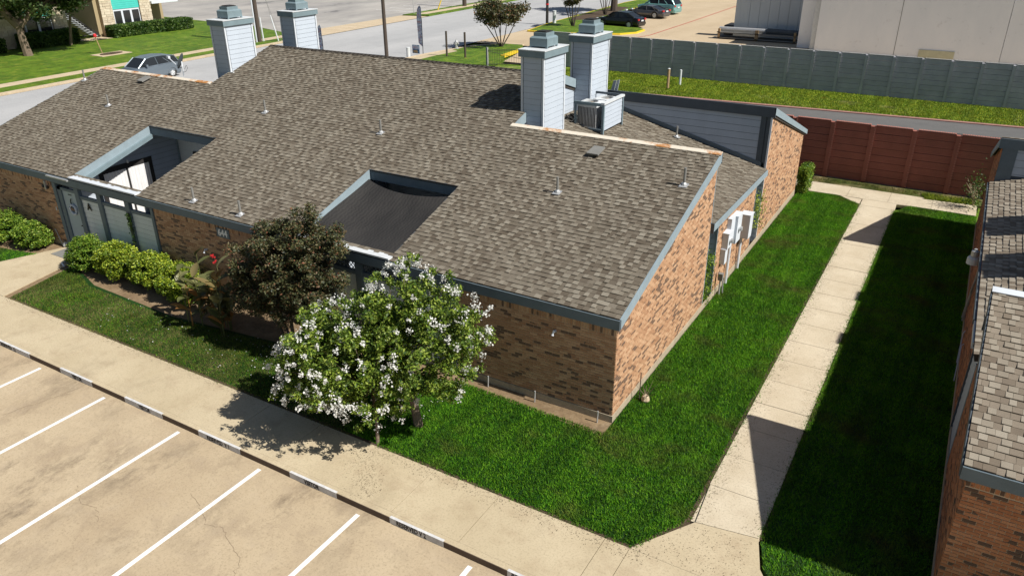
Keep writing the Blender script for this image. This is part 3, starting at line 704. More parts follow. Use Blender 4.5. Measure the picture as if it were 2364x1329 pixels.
# rear siding wall (faces the camera) over the shed roof
sb = lambda x: 2.73+.26*(-x)
add('rear_gable', MB().prism([(-6.5, sb(-6.5)-.2), (-.05, sb(-.05)-.2), (-.05, 4.6), (-6.5, 4.6)], Vector((0, 12.8, 0)), X, Z, -Y, -.05, 0), HB, 'trimdk')  # dark sheet behind the siding; lap shadows put into its colour
siding(HB, Vector((0, 12.8, 0)), X, Z, -Y, [(-6.4, sb(-6.4)+.02), (-.38, sb(-.38)+.02), (-.38, 4.50), (-6.4, 4.50)], 'bluegrey', .235, v0=2.72)
add('trim_board', MB().prism([(-6.4, sb(-6.4)+.01), (-.1, sb(-.1)+.01), (-.1, sb(-.1)+.16), (-6.4, sb(-6.4)+.16)], Vector((0, 12.8, 0)), X, Z, -Y, .019, .035), HB, 'trim')
add('trim_board', MB().box(-.38, -.2, 12.77, 12.8, 2.72, 4.55).box(-.17, -.01, 12.765, 12.8, 2.72, 4.55), HB, 'trimdk')
add('top_fascia', MB().box(-6.5, .09, 12.70, 12.76, 4.52, 4.86), HB, 'trimdk')
add('rake_board', MB().prism([(12.70, 4.62), (19.35, 2.50), (19.35, 2.68), (12.70, 4.86)], Vector((.062, 0, 0)), Y, Z, X, 0, .035), HB, 'fascia')
# mid-mass side walls: white siding above the shed roofs
for xa, N_ in ((-6.56, X), (-20.33, -X)):
    sgn = 1 if N_ == X else -1
    O = Vector((xa, 0, 0))
    poly = [(YM, 2.6), (12.75, 2.6), (12.75, zr(YR)-.3-(12.75-YR)*SL), (YR, zr(YR)-.3), (YM, zr(YM)-.3)]
    add('upper_wall', MB().prism(poly, O, Y, Z, N_, -.05, 0), HB, 'trimw')
    if sgn == 1: siding(HB, O, Y, Z, N_, [(8.85, 4.3), (12.7, 4.3), (12.7, zr(YR)-.3-(12.75-YR)*SL), (YR, zr(YR)-.3), (8.85, zr(8.85)-.3)], 'white', .2)
add('corner_trim', MB().box(-6.57, -6.50, 6.62, 6.68, 4.3, 4.78), HB, 'trimw')
# --- courtyards
def court(c, full, win):
    x0, x1, y0, y1 = c; yb = 4.9; x0 -= .75
    add('court_floor', MB().box(x0-1.4, x1, .1, yb, -.02, .02), HB, 'bedge')
    add('court_wall', MB().prism([(.12, 0), (yb, 0), (yb, zr(yb)-.18), (.12, zr(.12)-.18)], Vector((x0-.03, 0, 0)), Y, Z, X, -.05, 0), HB, 'trimdk')  # dark wall seen in board gaps, colour stands in for lap shadow
    siding(HB, Vector((x0-.03, 0, 0)), Y, Z, X, [(.3, .1), (yb, .1), (yb, zr(yb)-.18), (.3, zr(.3)-.18)], 'white', .2)
    add('court_wall', MB().box(x0-.05, x1+.05, yb, yb+.05, 0, zr(yb)-.18), HB, 'bluegrey')
    siding(HB, Vector((x0, yb, 0)), X, Z, -Y, [(.04, .1), (x1-x0, .1), (x1-x0, zr(yb)-.2), (.04, zr(yb)-.2)], 'panel', .2)
    add('corner_trim', MB().box(x0-.01, x0+.05, yb-.07, yb-.02, .02, zr(yb)-.2), HB, 'fascia')
    add('court_wall', MB().prism([(.12, 0), (yb, 0), (yb, zr(yb)-.18), (.12, zr(.12)-.18)], Vector((x1+.06, 0, 0)), Y, Z, -X, -.05, 0), HB, 'white')
    siding(HB, Vector((x1+.06, 0, 0)), Y, Z, -X, [(.3, .1), (yb, .1), (yb, zr(yb)-.18), (.3, zr(.3)-.18)], 'white', .2)
    x0 += .75
    # lips of one fascia, sun-facing to shaded sides toned apart by colour
    add('court_fascia', MB().prism([(y0, zr(y0)-.27), (y1, zr(y1)-.27), (y1, zr(y1)+.02), (y0, zr(y0)+.02)], Vector((x0, 0, 0)), Y, Z, X, 0, .03), HB, 'fascia')
    add('court_fascia', MB().box(x0+.03, x1-.03, y1-.03, y1, zr(y1)-.3, zr(y1)+.015), HB, 'trim')
    add('court_fascia', MB().prism([(y0, zr(y0)-.27), (y1, zr(y1)-.27), (y1, zr(y1)-.01), (y0, zr(y0)-.01)], Vector((x1, 0, 0)), Y, Z, -X, 0, .03), HB, 'trimdk')
    add('drip_edge', MB().box(x0+.02, x1, y1-.06, y1-.028, zr(y1)-.02, zr(y1)+.02), HB, 'black')
court(CA, True, True); court(CB, True, False)
add('gutter', MB().prism([(.32, zr(.32)-.40), (3.3, zr(3.3)-.40), (3.3, zr(3.3)-.25), (.32, zr(.32)-.25)], Vector((-20.115, 0, 0)), Y, Z, X, 0, .10), HB, 'caps')
# sliding window in the left court
WXc, wa, wb = -20.90, 1.45, 3.62
def wbx(y0, y1, z0, z1, d0=.0, d1=.05): return (WXc+d0, WXc+d1, y0, y1, z0, z1)
wf = add('window', MB().box(*wbx(wa, wb, .25, .33)).box(*wbx(wa, wb, 2.33, 2.50)).box(*wbx(wa, wa+.14, .33, 2.33)).box(*wbx(wb-.12, wb, .33, 2.33)).box(*wbx(2.52, 2.59, .33, 2.33, .01, .04)), HB, 'black')
add('pane', MB().box(*wbx(wa+.14, wb-.12, .33, 2.33, .002, .008)), wf, 'glass')
cm = MB()
for (a, b) in ((wa+.16, 2.51), (2.60, 3.47)):
    n = 26
    f = lambda j: WXc+.032+.018*math.sin(j*1.7)
    for i in range(n):
        ya, yb_ = a+(b-a)*i/n, a+(b-a)*(i+1)/n
        cm.poly([(f(i), ya, .35), (f(i+1), yb_, .35), (f(i+1), yb_, 2.31), (f(i), ya, 2.31)])
add('curtain', cm, wf, 'curtain')
add('window_light', MB().lathe((WXc+.1, 2.6, 2.5), [(.02, 0), (.05, .03), (.05, .1), (.01, .14)], 8), HB, 'capw')
bw = add('window', MB().box(-20.0, -18.8, 4.83, 4.87, 1.0, 2.5), HB, 'black'); add('pane', MB().box(-19.9, -18.9, 4.82, 4.83, 1.1, 2.4), bw, 'glass')
# entry screens
def screen(xs, x_end0, x_end1, door, lattice):
    add('beam', MB().box(x_end0, x_end1, -.06, .10, 2.42, 2.50) if lattice else MB().box(x_end0, x_end1, -.052, .10, 2.42, 2.48), HB, 'trimdk')
    add('wall_cap', MB().box(*( (-20.1, -16.52) if not lattice else (-9.55, -6.3)), -.10, .20, 2.755, 2.80), HB, 'trimw' if not lattice else 'capw')
    for (a, b) in xs:      # openings between posts
        siding(HB, Vector((0, .03, 0)), X, Z, -Y, [(a, .05), (b, .05), (b, 2.06), (a, 2.06)], 'panel', .17)
        add('backing', MB().box(a, b, .035, .07, 0, 2.06), HB, 'panel')
        add('rail', MB().box(a-.02, b+.02, -.03, .06, 2.06, 2.17), HB, 'trim')
        if lattice:
            mb = MB()
            t = a
            while t < b:
                for s_ in (1, -1):
                    u0, u1 = (t, t+.26) if s_ == 1 else (t+.26, t)
                    mb.prism([(u0-.015, 2.17), (u0+.015, 2.17), (u1+.015, 2.42), (u1-.015, 2.42)], Vector((0, .02+.01*s_, 0)), X, Z, Y, 0, .008)
                t += .13
            add('lattice', mb, HB, 'trim')
posts = [(-20.03, -19.80), (-18.78, -18.56), (-17.28, -17.06), (-15.98, -15.86)]
for a, b in posts: add('post', MB().box(a, b, -.05, .08, 0, 2.42), HB, 'trim')
add('post', MB().box(-21.3, -21.12, -.05, .08, 0, 2.42), HB, 'trim')
add('post', MB().box(-21.10, -20.90, -.02, .08, 0, 2.30), HB, 'trim')
screen([(-19.80, -18.78), (-18.56, -17.28), (-17.06, -15.98)], -21.3, -15.86, True, False)
d = add('door', MB().box(-20.90, -20.05, .03, .07, .05, 2.2), HB, 'skin', label='pale blue-grey entry door hung with a round wreath')
add('handle', MB().box(-20.16, -20.10, -.03, .03, 1.0, 1.03), d, 'black'); add('door_knocker', MB().box(-20.58, -20.38, .02, .029, 2.06, 2.09), d, 'black')
add('door_head', MB().box(-21.1, -20.03, -.02, .05, 2.2, 2.30), HB, 'trim')
# wreath sign
wr = thing('door_wreath', 'round white and grey wreath sign hanging on the pale entry door', 'wreath', (-20.42, -.02, 1.55))
wm = MB(); cpt = Vector((-20.42, -.01, 1.56))
wm.tube([cpt+Vector((math.cos(t)*.17, 0, math.sin(t)*.17)) for t in [i*math.pi/8 for i in range(17)]], .045, 6)
add('ring', wm, wr, 'white'); add('sign_board', MB().box(-20.56, -20.28, -.03, -.015, 1.52, 1.62), wr, 'bark')
add('bow', MB().tube([(-20.42, -.01, 1.73), (-20.46, -.02, 1.82), (-20.42, -.01, 1.95)], .018, 5), wr, 'black')
# letter A
put_text('letter_a', 'A', .34, 'letters', FRONT(-19.42, -.012, 1.82), HB, bold=.012)
# right entry (behind the trees)
for a, b in [(-9.95, -9.80), (-8.55, -8.35), (-7.52, -7.30), (-5.95, -5.72), (-4.5, -4.33)]: add('post', MB().box(a, b, -.05, .08, 0, 2.42), HB, 'trim')
screen([(-9.80, -8.55), (-8.35, -7.52), (-7.30, -5.95)], -9.95, -4.33, True, True)
d = add('door', MB().box(-5.72, -4.5, .03, .07, .05, 2.2), HB, 'skin'); add('handle', MB().box(-4.75, -4.68, -.03, .03, 1.0, 1.03), d, 'black')
add('door_head', MB().box(-5.72, -4.5, -.02, .06, 2.2, 2.42), HB, 'trim')
add('downspout', MB().tube([(-5.02, -.11, 2.55), (-5.02, -.11, .05)], .035, 6), HB, 'galv')
for x0, x1 in ((-21.35, -20.1), (-6.3, -5.75)):
    add('gutter_lip', MB().box(x0, x1, -.16, -.09, 2.655, 2.70), HB, 'galv')
# house number
pl = add('number_plaque', MB().box(-12.93, -12.39, -.035, -.012, 2.07, 2.36), HB, 'trim')
put_text('number_digits', '644', .29, 'paintw', FRONT(-12.66, -.042, 2.215), pl, bold=.010, sx=.93)
for x, z in ((-13.57, 1.5), (-1.52, 2.0)):
    add('wall_vent', MB().tube([(x, 0, z), (x, -.09, z+.01), (x-.02, -.11, z-.08)], .035, 7), HB, 'trimw')
lf = add('wall_light', MB().box(-21.74, -21.68, -.09, -.01, 2.10, 2.42), HB, 'galv'); add('lamp_glass', MB().lathe((-21.85, -.07, 2.14), [(.03, 0), (.05, .05), (.03, .12)], 8), lf, 'black'); add('lamp_glass', MB().lathe((-21.58, -.07, 2.14), [(.03, 0), (.05, .05), (.03, .12)], 8), lf, 'black')
add('door_bell', MB().box(-21.50, -21.46, -.03, -.01, 1.35, 1.47), HB, 'capw')
add('conduit', MB().tube([(-21.93, -.03, .55), (-21.55, -.1, .02)], .018, 6), HB, 'galv')
add('hose_bib', MB().tube([(-21.42, -.12, .04), (-21.36, -.1, .14)], .06, 8), HB, 'capw')
# --- roof vents
def on_roof(x, y, O=None):
    return Vector((x, y, zr(y)+.015))
def vent_pipe(p, n, h=.30, r=.035, flash=True):
    up = Z; b = p
    a = X if abs(n.x) < .1 else Y
    c = n.cross(a).normalized()
    o = add('vent_flashing', MB().prism([(-.11, -.13), (.11, -.12), (.12, .07), (-.08, .10)], b, a, c, n, .024, .034), HB, 'galv')
    mb = MB().tube([b-up*.02, b+up*.05, b+up*.09], [.085, .07, .045], 9); add('boot', mb, o, 'galv')
    add('vent_pipe', MB().tube([b, b+up*(h+.1)], r, 8), o, 'pipe')
for x, y in ((-16.01, 5.2), (-10.62, 5.07), (-3.46, 3.72), (-.36, 4.9), (-23.55, 4.07), (-27.1, 5.46), (-14.17, .30), (-12.04, .22)):
    vent_pipe(on_roof(x, y), RN, .34 if x < -1 else .38)
vent_pipe(Vector((-3.1, 12.2, 2.73+.26*3.1+.03)), SN, .3)
for x, y in ((-3.27, 5.72), (-23.84, 6.04)):
    p = on_roof(x, y)
    o = add('slant_vent', MB().prism([(-.20, -.22), (.16, -.22), (.20, .20), (-.14, .20)], p, X, RV, RN, .07, .12), HB, 'pipe')
    add('vent_collar', MB().prism([(-.14, -.15), (.13, -.15), (.14, .15), (-.12, .15)], p, X, RV, RN, .0, .07), o, 'black')
# --- chimneys
def chimney(x0, x1, y0, y1, zb, zt=6.75):
    c = add('chimney', MB().box(x0+.02, x1-.02, y0+.02, y1-.02, zb, zt), HB, 'trimdk')  # dark body seen between boards; lap shadow lines put into its colour
    # boards on the +X and -Y faces, corner boards
    v0 = zb; tb = .075
    def bd(O, U, N, L, mat):
        z = zt-.18
        while z > zb:
            mb = MB(); P = [(tb, max(z, zb)), (L-tb, max(z, zb)), (L-tb, z+.172), (tb, z+.172)]
            a = [O+U*p[0]+Z*p[1] for p in P]; b = [O+U*p[0]+Z*p[1]+N*(.018 if j < 2 else .008) for j, p in enumerate(P)]
            mb.raw(a+b, [(4, 5, 6, 7), (0, 1, 5, 4), (1, 2, 6, 5), (2, 3, 7, 6), (3, 0, 4, 7)])
            add('siding_board', mb, c, mat); z -= .18
    bd(Vector((x0+.02, y0+.02, 0)), X, -Y, x1-x0-.04, 'white')
    bd(Vector((x1-.02, y0+.02, 0)), Y, X, y1-y0-.04, 'white')
    for (a, b) in ((x0, y0), (x1-.07, y0), (x0, y1-.07), (x1-.07, y1-.07)):
        add('corner_board', MB().box(a, a+.07, b, b+.07, zb, zt), c, 'trimw')
    cap = add('cap', MB().box(x0-.06, x1+.06, y0-.06, y1+.06, zt, zt+.20), c, 'caps')
    add('cap_plate', MB().box(x0-.075, x1+.075, y0-.075, y1+.075, zt+.20, zt+.225), c, 'capw')
    cx, cy = (x0+x1)/2, (y0+y1)/2; z = zt+.225
    sb_ = MB(); w, l = .31, .36
    prof = [(w, l, .05), (w, l, .29), (w-.05, l-.05, .335), (w-.09, l-.09, .34), (w-.09, l-.09, .45)]
    vs = []; fs = []
    for (a, b, h) in prof: vs += [(cx-a, cy-b, z+h), (cx+a, cy-b, z+h), (cx+a, cy+b, z+h), (cx-a, cy+b, z+h)]
    for i in range(len(prof)-1):
        for j in range(4): fs.append((i*4+j, i*4+(j+1) % 4, i*4+4+(j+1) % 4, i*4+4+j))
    fs += [(3, 2, 1, 0), tuple(range(len(vs)-4, len(vs)))]
    sb_.raw(vs, fs)
    for sx in (-1, 1):
        for sy in (-1, 1): sb_.box(cx+sx*w-.03*(sx+1), cx+sx*w-.03*(sx-1), cy+sy*l-.03*(sy+1), cy+sy*l-.03*(sy-1), z, z+.05)
    add('flue_shroud', sb_, c, 'caps')
    add('flue_top', MB().box(cx-.19, cx+.19, cy-.22, cy+.22, z+.45, z+.475).box(cx-.15, cx+.15, cy-.18, cy+.18, z+.475, z+.49), c, 'black')
    return c
chimney(-6.68, -5.87, 7.32, 8.80, 3.9); chimney(-6.72, -5.90, 10.86, 12.30, 4.0, 6.76)
chimney(-21.05, -20.22, 7.45, 8.90, 3.9, 6.84); chimney(-20.98, -20.16, 11.12, 12.5, 4.0, 6.84)
add('chimney_flashing', MB().box(-20.25, -20.05, 7.42, 7.50, zr(7.4)-.02, zr(7.4)+.05), HB, 'capw')

# --- AC screen and units on the shed roof
sz = lambda x: 2.71+.26*(.07-x)
AS = thing('equipment_screen', 'white board screen in a grey frame around the rooftop air conditioners', 'screen', (-5.0, 10.3, 4.0))
siding(AS, Vector((-4.86, 9.72, 4.12)), Y, Z, X, [(.05, 0), (1.50, 0), (1.50, .86), (.05, .86)], 'white', .145, name='screen_board')
add('frame', MB().box(-4.90, -4.82, 9.64, 9.72, sz(-4.8)-.02, 5.06).box(-4.90, -4.82, 11.24, 11.31, sz(-4.8)-.02, 5.06), AS, 'caps')
add('top_rail', MB().box(-4.93, -4.80, 9.62, 11.33, 5.0, 5.07), AS, 'capw')
add('top_rail', MB().box(-5.95, -4.90, 9.64, 9.70, 4.94, 5.04), AS, 'caps'); add('top_rail', MB().box(-5.95, -4.90, 11.30, 11.37, 5.0, 5.07), AS, 'trimdk')
add('platform', MB().box(-5.92, -4.92, 9.70, 11.3, 4.08, 4.15), AS, 'trim')
add('frame', MB().box(-5.92, -5.86, 9.64, 9.70, sz(-5.9), 4.94), AS, 'caps')
def ac(cx, cy, z, label):
    t = thing('air_conditioner', label, 'air conditioner', (cx, cy, z), 'air conditioners on the shed roof')
    w = .36
    add('core', MB().box(cx-w+.03, cx+w-.03, cy-w+.03, cy+w-.03, z, z+.72), t, 'black')
    mb = MB()
    for k_ in range(13):
        u = -w+.03+k_*(2*w-.06)/12
        mb.box(cx+u-.012, cx+u+.012, cy-w, cy-w+.03, z+.05, z+.70); mb.box(cx+w-.03, cx+w, cy+u-.012, cy+u+.012, z+.05, z+.70)
    add('grille', mb, t, 'galv')
    add('base_pan', MB().box(cx-w, cx+w, cy-w, cy+w, z-.005, z+.05), t, 'galv')
    top = MB(); n = 24; R_ = .24
    outer = []; 
    for i in range(n):
        a = 2*math.pi*i/n; m_ = max(abs(math.cos(a)), abs(math.sin(a))); outer.append((cx+math.cos(a)/m_*w, cy+math.sin(a)/m_*w))
    inner = [(cx+math.cos(2*math.pi*i/n)*R_, cy+math.sin(2*math.pi*i/n)*R_) for i in range(n)]
    for i in range(n):
        j = (i+1) % n
        top.poly([(*outer[i], z+.82), (*outer[j], z+.82), (*inner[j], z+.84), (*inner[i], z+.84)])
        top.poly([(*outer[i], z+.70), (*outer[j], z+.70), (*outer[j], z+.82), (*outer[i], z+.82)])
        top.poly([(*inner[i], z+.84), (*inner[j], z+.84), (*inner[j], z+.74), (*inner[i], z+.74)])
    add('top_cover', top, t, 'capw')
    add('fan_hub', MB().lathe((cx, cy, z+.74), [(.07, 0), (.07, .06), (.02, .08)], 10), t, 'wood')
    fb = MB()
    for i in range(4):
        a = math.pi/2*i+.4; d_ = Vector((math.cos(a), math.sin(a), 0)); q = Vector((-math.sin(a), math.cos(a), 0)); c_ = Vector((cx, cy, z+.77))
        fb.poly([c_+d_*.05-q*.03, c_+d_*.22-q*.07+Z*.02, c_+d_*.22+q*.05, c_+d_*.05+q*.03])
    add('fan_blade', fb, t, 'galv')
    gm = MB()
    for rr_ in (.08, .12, .16, .20): gm.tube([(cx+math.cos(2*math.pi*i/20)*rr_, cy+math.sin(2*math.pi*i/20)*rr_, z+.835) for i in range(21)], .003, 4, False)
    add('fan_guard', gm, t, 'pipe')
ac(-5.50, 10.10, 4.15, 'nearer of two grey rooftop air conditioners, with a tan fan hub'); ac(-5.28, 10.90, 4.15, 'farther of two grey rooftop air conditioners, half behind the other')
cb = MB()
for i in range(5):
    a = Vector((-6.45+.1*i, 9.5+.1*i, 4.45+.03*i)); cb.tube([a, a+Vector((.2, .1, -.2)), a+Vector((.45, .05, -.1)), Vector((-5.85, 10.0, 4.35+.04*i))], .025, 5)
solo('refrigerant_lines', cb, 'black', 'bundle of black and white refrigerant lines beside the air conditioners', 'pipes')
# white leaning boards beyond
wb = thing('leaning_boards', 'two white scrap boards leaning on the roof edge behind the air conditioner screen', 'boards', (-6.4, 12.9, 4.8))
add('board', MB().prism([(0, 0), (.13, 0), (.22, .42), (.10, .40)], Vector((-6.02, 12.9, 4.78)), X, Z, -Y, 0, .02), wb, 'trimw')
add('board', MB().prism([(.16, 0), (.28, 0), (.36, .47), (.26, .44)], Vector((-6.02, 12.86, 4.78)), X, Z, -Y, 0, .02), wb, 'trimw')
# satellite dish behind the left ridge
sdh = thing('satellite_dish', 'dark satellite dish on a white arm behind the left roof edge', 'satellite dish', (-22.4, 6.85, 4.9))
dm = MB(); cD = Vector((-22.43, 6.9, 5.42)); nD = Vector((-.75, -.5, .35)).normalized(); aD = nD.cross(Z).normalized(); bD = nD.cross(aD)
prev = None
for k_ in range(5):
    rr_ = .33*k_/4; ring = [cD+(aD*math.cos(t)*rr_*.9+bD*math.sin(t)*rr_)+nD*(rr_**2*.5) for t in [2*math.pi*i/20 for i in range(20)]]
    if prev:
        for i in range(20): dm.poly([prev[i], prev[(i+1) % 20], ring[(i+1) % 20], ring[i]])
    prev = ring
add('dish', dm, sdh, 'trimdk', smooth=True)
add('mast', MB().tube([(-22.38, 6.85, 4.85), (-22.38, 6.85, 5.25), cD], .025, 7), sdh, 'trimw')
add('arm', MB().tube([(-22.38, 6.85, 5.15), (-22.8, 6.9, 5.25), (-23.3, 6.95, 5.5)], .018, 6).box(-23.38, -23.24, 6.9, 7.0, 5.46, 5.56), sdh, 'trimw')
add('cable', MB().tube([(-22.38, 6.85, 5.0), (-22.2, 6.85, 5.05), (-22.05, 6.85, 5.2), (-22.12, 6.85, 5.3), (-22.25, 6.85, 5.15)], .008, 5), sdh, 'black')
# shade sail
NX, NY = 26, 22; sm = MB(); sv_ = []; sf = []
x0, x1, y0, y1 = CB[0]+.035, CB[1]-.035, CB[2]+.02, CB[3]-.10
for j in range(NY+1):
    for i in range(NX+1):
        u, v = i/NX, j/NY; yy_ = y0+(y1-y0)*v
        cut = .34*math.sin(math.pi*u)**.8*v**6 + .02
        yy_ -= cut
        sag = -.20*math.sin(math.pi*u)*math.sin(math.pi*min(1, v))-.10
        sv_.append((x0+(x1-x0)*u, yy_, zr(yy_)+sag-.12*v+.02*math.sin(u*9+v*5)*math.sin(math.pi*v)))
for j in range(NY):
    for i in range(NX): a = j*(NX+1)+i; sf.append((a, a+1, a+NX+2, a+NX+1))
sm.raw(sv_, sf); solo('shade_sail', sm, 'cloth', 'sagging black mesh shade cloth stretched over the right roof courtyard', 'shade cloth', smooth=True)
# meters on the side wall
GM = 'electric meter cabinets on the side brick wall'
def cabinet(y0, y1, z0, z1, dpt, label, meter=True, conduit=None):
    t = thing('meter_cabinet', label, 'meter cabinet', (0.02, (y0+y1)/2, z0), GM)
    add('cabinet', MB().box(.01, dpt, y0, y1, z0, z1), t, 'trimw'); add('lid', MB().box(.008, dpt+.02, y0-.015, y1+.015, z1, z1+.02), t, 'trimw')
    if meter:
        zc = (z0+z1)/2; yc = (y0+y1)/2
        add('meter', MB().tube([(dpt, yc, zc), (dpt+.10, yc, zc)], .075, 10), t, 'galv'); add('meter_ring', MB().tube([(dpt+.0, yc, zc), (dpt+.03, yc, zc)], .09, 12), t, 'capw')
    if conduit: add('conduit', MB().tube([(.09, conduit, 0), (.09, conduit, z0)], .045, 8), t, 'trimw')
cabinet(8.02, 8.42, 1.45, 1.95, .20, 'lowest left white meter cabinet on the side brick wall', True, 8.75)
cabinet(8.0, 8.28, .95, 1.43, .16, 'small grey and white box under the left meter cabinet', False)
cabinet(8.85, 9.35, 1.35, 2.25, .22, 'tall middle white meter cabinet on the side brick wall', True)
cabinet(9.95, 10.35, 1.15, 1.95, .34, 'deep white cabinet at the right end of the meter row', False, 10.1)
solo('meter_trough', MB().box(.01, .14, 8.42, 8.85, 1.5, 2.3), 'trimw', 'narrow white wiring trough between two meter cabinets', 'wiring trough')
gmt = thing('gas_meter', 'small grey pipe riser standing in the grass below the meters', 'pipe riser', (.15, 7.95, 0))
add('riser', MB().tube([(.15, 7.85, 0), (.15, 7.85, .55)], .03, 7).tube([(.22, 8.0, 0), (.2, 7.95, .45)], .022, 6), gmt, 'galv'); add('regulator', MB().box(.08, .22, 7.78, 7.92, .5, .72), gmt, 'pipe')
# loose small things by the walls
for i, (x, lb) in enumerate(((-3.3, 'short grey pipe stake nearest the white-flowered tree'), (-1.96, 'short grey pipe stake at the middle of the dirt strip'), (-.29, 'short grey pipe stake nearest the building corner'))):
    solo('pipe_stake', MB().tube([(x, -.18, -.02), (x+.01, -.18, .30)], .018, 7), 'galv', lb, 'stake', 'pipe stakes along the front brick wall')
hr = thing('plant_stake_bundle', 'dark stake and bare twigs tied at a white stone by the side wall', 'stake', (.33, 1.2, 0))
add('stone', MB().lathe((.36, 1.2, -.02), [(.09, 0), (.11, .06), (.08, .16), (.03, .2)], 8), hr, 'curbl'); add('stake', MB().tube([(.22, 1.15, 0), (.23, 1.12, .8)], .012, 6), hr, 'barkdk')
tw = MB()
for i in range(9):
    a = Vector((.36, 1.2, .12)); tw.tube([a, a+Vector((random.uniform(-.2, .35), random.uniform(-.25, .25), random.uniform(.1, .5)))], [.01, .003], 4)
add('twig', tw, hr, 'bark')
solo('door_mat', MB().box(-21.2, -20.25, -.78, -.12, .0, .012), 'pipe', 'dark grey doormat at the pale entry door', 'doormat')
solo('white_edging', MB().tube([(-20.0, -.85, .02), (-19.9, -1.15, .1), (-19.7, -1.2, .02)], .03, 6).tube([(-20.05, -.8, .02), (-19.8, -.5, .1)], .025, 6), 'trimw', 'small white wire edging beside the doormat', 'edging')

# ================================================================== NEIGHBOUR BUILDING (right)
NB = thing('neighbour_building', 'second brick building at the right edge with pale shingle roof', 'building', (11, 8, 0))
NX0, NX1 = 6.73, 20.0; WX = 6.84
brickU2 = unit_piece('brick', M['brick2']); shU2 = unit_piece('shingle', M['shingle2'], .25)
BR2 = Pieces(brickU2, 'brick'); SH2 = Pieces(shU2, 'shingle'); SH2.unit2 = unit_piece('shingle', M['shingle2_l'], .25)
sN = .36; cn, sn_ = math.cos(math.atan(sN)), math.sin(math.atan(sN))
def nroof(O, U, V, N, W_, L_, seed):
    r_ = add('roof', MB().prism([(0, 0), (W_, 0), (W_, L_), (0, L_)], O, U, V, N, -.15, -.003), NB, 'felt')
    SH2.surface(r_, O, U, V, N, shingle_rects(0, L_, lambda v: [(0, W_)], seed), None, wedge=True)
nroof(Vector((NX0, -2.0, 2.84)), X, Vector((0, cn, sn_)), Vector((0, -sn_, cn)), NX1-NX0, 3.95/cn, 21)
nroof(Vector((NX0, 14.70, 2.80)), -Y, Vector((c2, 0, s2)), Vector((-s2, 0, c2)), 12.72, 6.0/c2, 22)
nroof(Vector((NX1, 18.7, 2.84)), -X, Vector((0, -cn, sn_)), Vector((0, sn_, cn)), NX1-NX0, 3.95/cn, 23)
SH2.build('shingle2', 'shingle_field')
zn = lambda y: 2.84+sN*(y+2.0)
add('fascia', MB().box(NX0-.01, NX1, -2.04, -2.005, 2.60, 2.83), NB, 'trim')
add('ridge_flashing', MB().prism([(NX0-.02, 0), (NX1, 0), (NX1, .15), (NX0-.02, .15)], Vector((0, 1.82, zn(1.82)+.01)), X, Vector((0, cn, sn_)), Vector((0, -sn_, cn)), .012, .035), NB, 'trimw')
add('rear_fascia', MB().box(NX0, NX1, 1.96, 1.99, zn(1.95)-.9, zn(1.95)), NB, 'trimdk')
add('rake_board', MB().prism([(-2.0, 2.62), (1.95, zn(1.95)-.2), (1.95, zn(1.95)-.0), (-2.0, 2.83)], Vector((NX0-.03, 0, 0)), Y, Z, X, 0, .025), NB, 'trimdk')
add('gutter', MB().box(NX0-.06, NX0-.005, 3.7, 14.7, 2.66, 2.78), NB, 'trimdk')
nwF = add('front_wall', MB().box(WX, NX1, -1.9, -1.8, 0, 2.7), NB, 'mortar')
nwS = add('side_wall', MB().prism([(-1.89, 0), (1.95, 0), (1.95, zn(1.95)-.16), (-1.89, zn(-1.89)-.16)], Vector((WX, 0, 0)), Y, Z, -X, -.1, 0), NB, 'mortar')
nwL = add('low_wall', MB().box(WX, WX+.1, 3.6, 14.7, 0, 2.66), NB, 'mortar')
nwR = add('rear_side_wall', MB().prism([(14.7, 0), (18.5, 0), (18.5, 2.8), (14.7, 4.15)], Vector((WX, 0, 0)), Y, Z, -X, -.1, 0), NB, 'mortar')
BR2.surface(nwF, Vector((WX, -1.9, 0)), X, Z, -Y, brick_rects([(0, 0), (3.2, 2.62)], .17, 2.42), None, .009)
BR2.surface(nwS, Vector((WX, 1.95, 0)), -Y, Z, -X, brick_rects([(0, 0), (3.84, 5)], .17), [(0, 0), (3.84, 0), (3.84, zn(-1.89)-.2), (0, zn(1.95)-.2)], .009)
BR2.surface(nwL, Vector((WX, 14.7, 0)), -Y, Z, -X, brick_rects([(0, 0), (11.1, 2.6)], .17), None, .009)
BR2.surface(nwR, Vector((WX, 18.5, 0)), -Y, Z, -X, brick_rects([(0, 0), (3.8, 5)], .17), [(0, 0), (3.8, 0), (3.8, 4.05), (0, 2.7)], .009)
BR2.build('brick2', 'brick_field')
add('foundation', MB().box(WX-.025, WX, -1.93, 18.5, -.1, .16).box(WX, NX1, -1.93, -1.905, -.1, .16), NB, 'bedge')
siding(NB, Vector((WX+.02, 3.6, 0)), -Y, Z, -X, [(0, .05), (1.62, .05), (1.62, 2.6), (0, 2.6)], 'white', .19)
add('backing', MB().box(WX+.03, WX+.08, 1.97, 3.6, 0, 2.62), NB, 'white')
add('corner_trim', MB().box(WX-.03, WX+.02, 3.5, 3.6, 0, 2.6), NB, 'trimdk'); add('corner_trim', MB().box(WX-.02, WX+.02, 1.95, 2.03, 0, 2.6), NB, 'fascia')
add('gutter_box', MB().box(NX0-.04, NX0+.12, 2.6, 3.7, 2.62, 2.66).box(NX0-.04, NX0-.01, 2.6, 3.7, 2.66, 2.76), NB, 'capw')
add('leaf_litter', quads('leaf_litter', leaf_quads(np.column_stack([RNG.uniform(NX0, NX0+.1, 40), RNG.uniform(2.7, 3.2, 40), RNG.uniform(2.67, 2.72, 40)]), .03), 'wood'), NB, kind='stuff')
ng = add('rear_gable', MB().box(WX+.02, NX1, 14.72, 14.8, 2.6, 4.2), NB, 'trimdk')  # dark sheet whose colour draws the lap shadows between boards
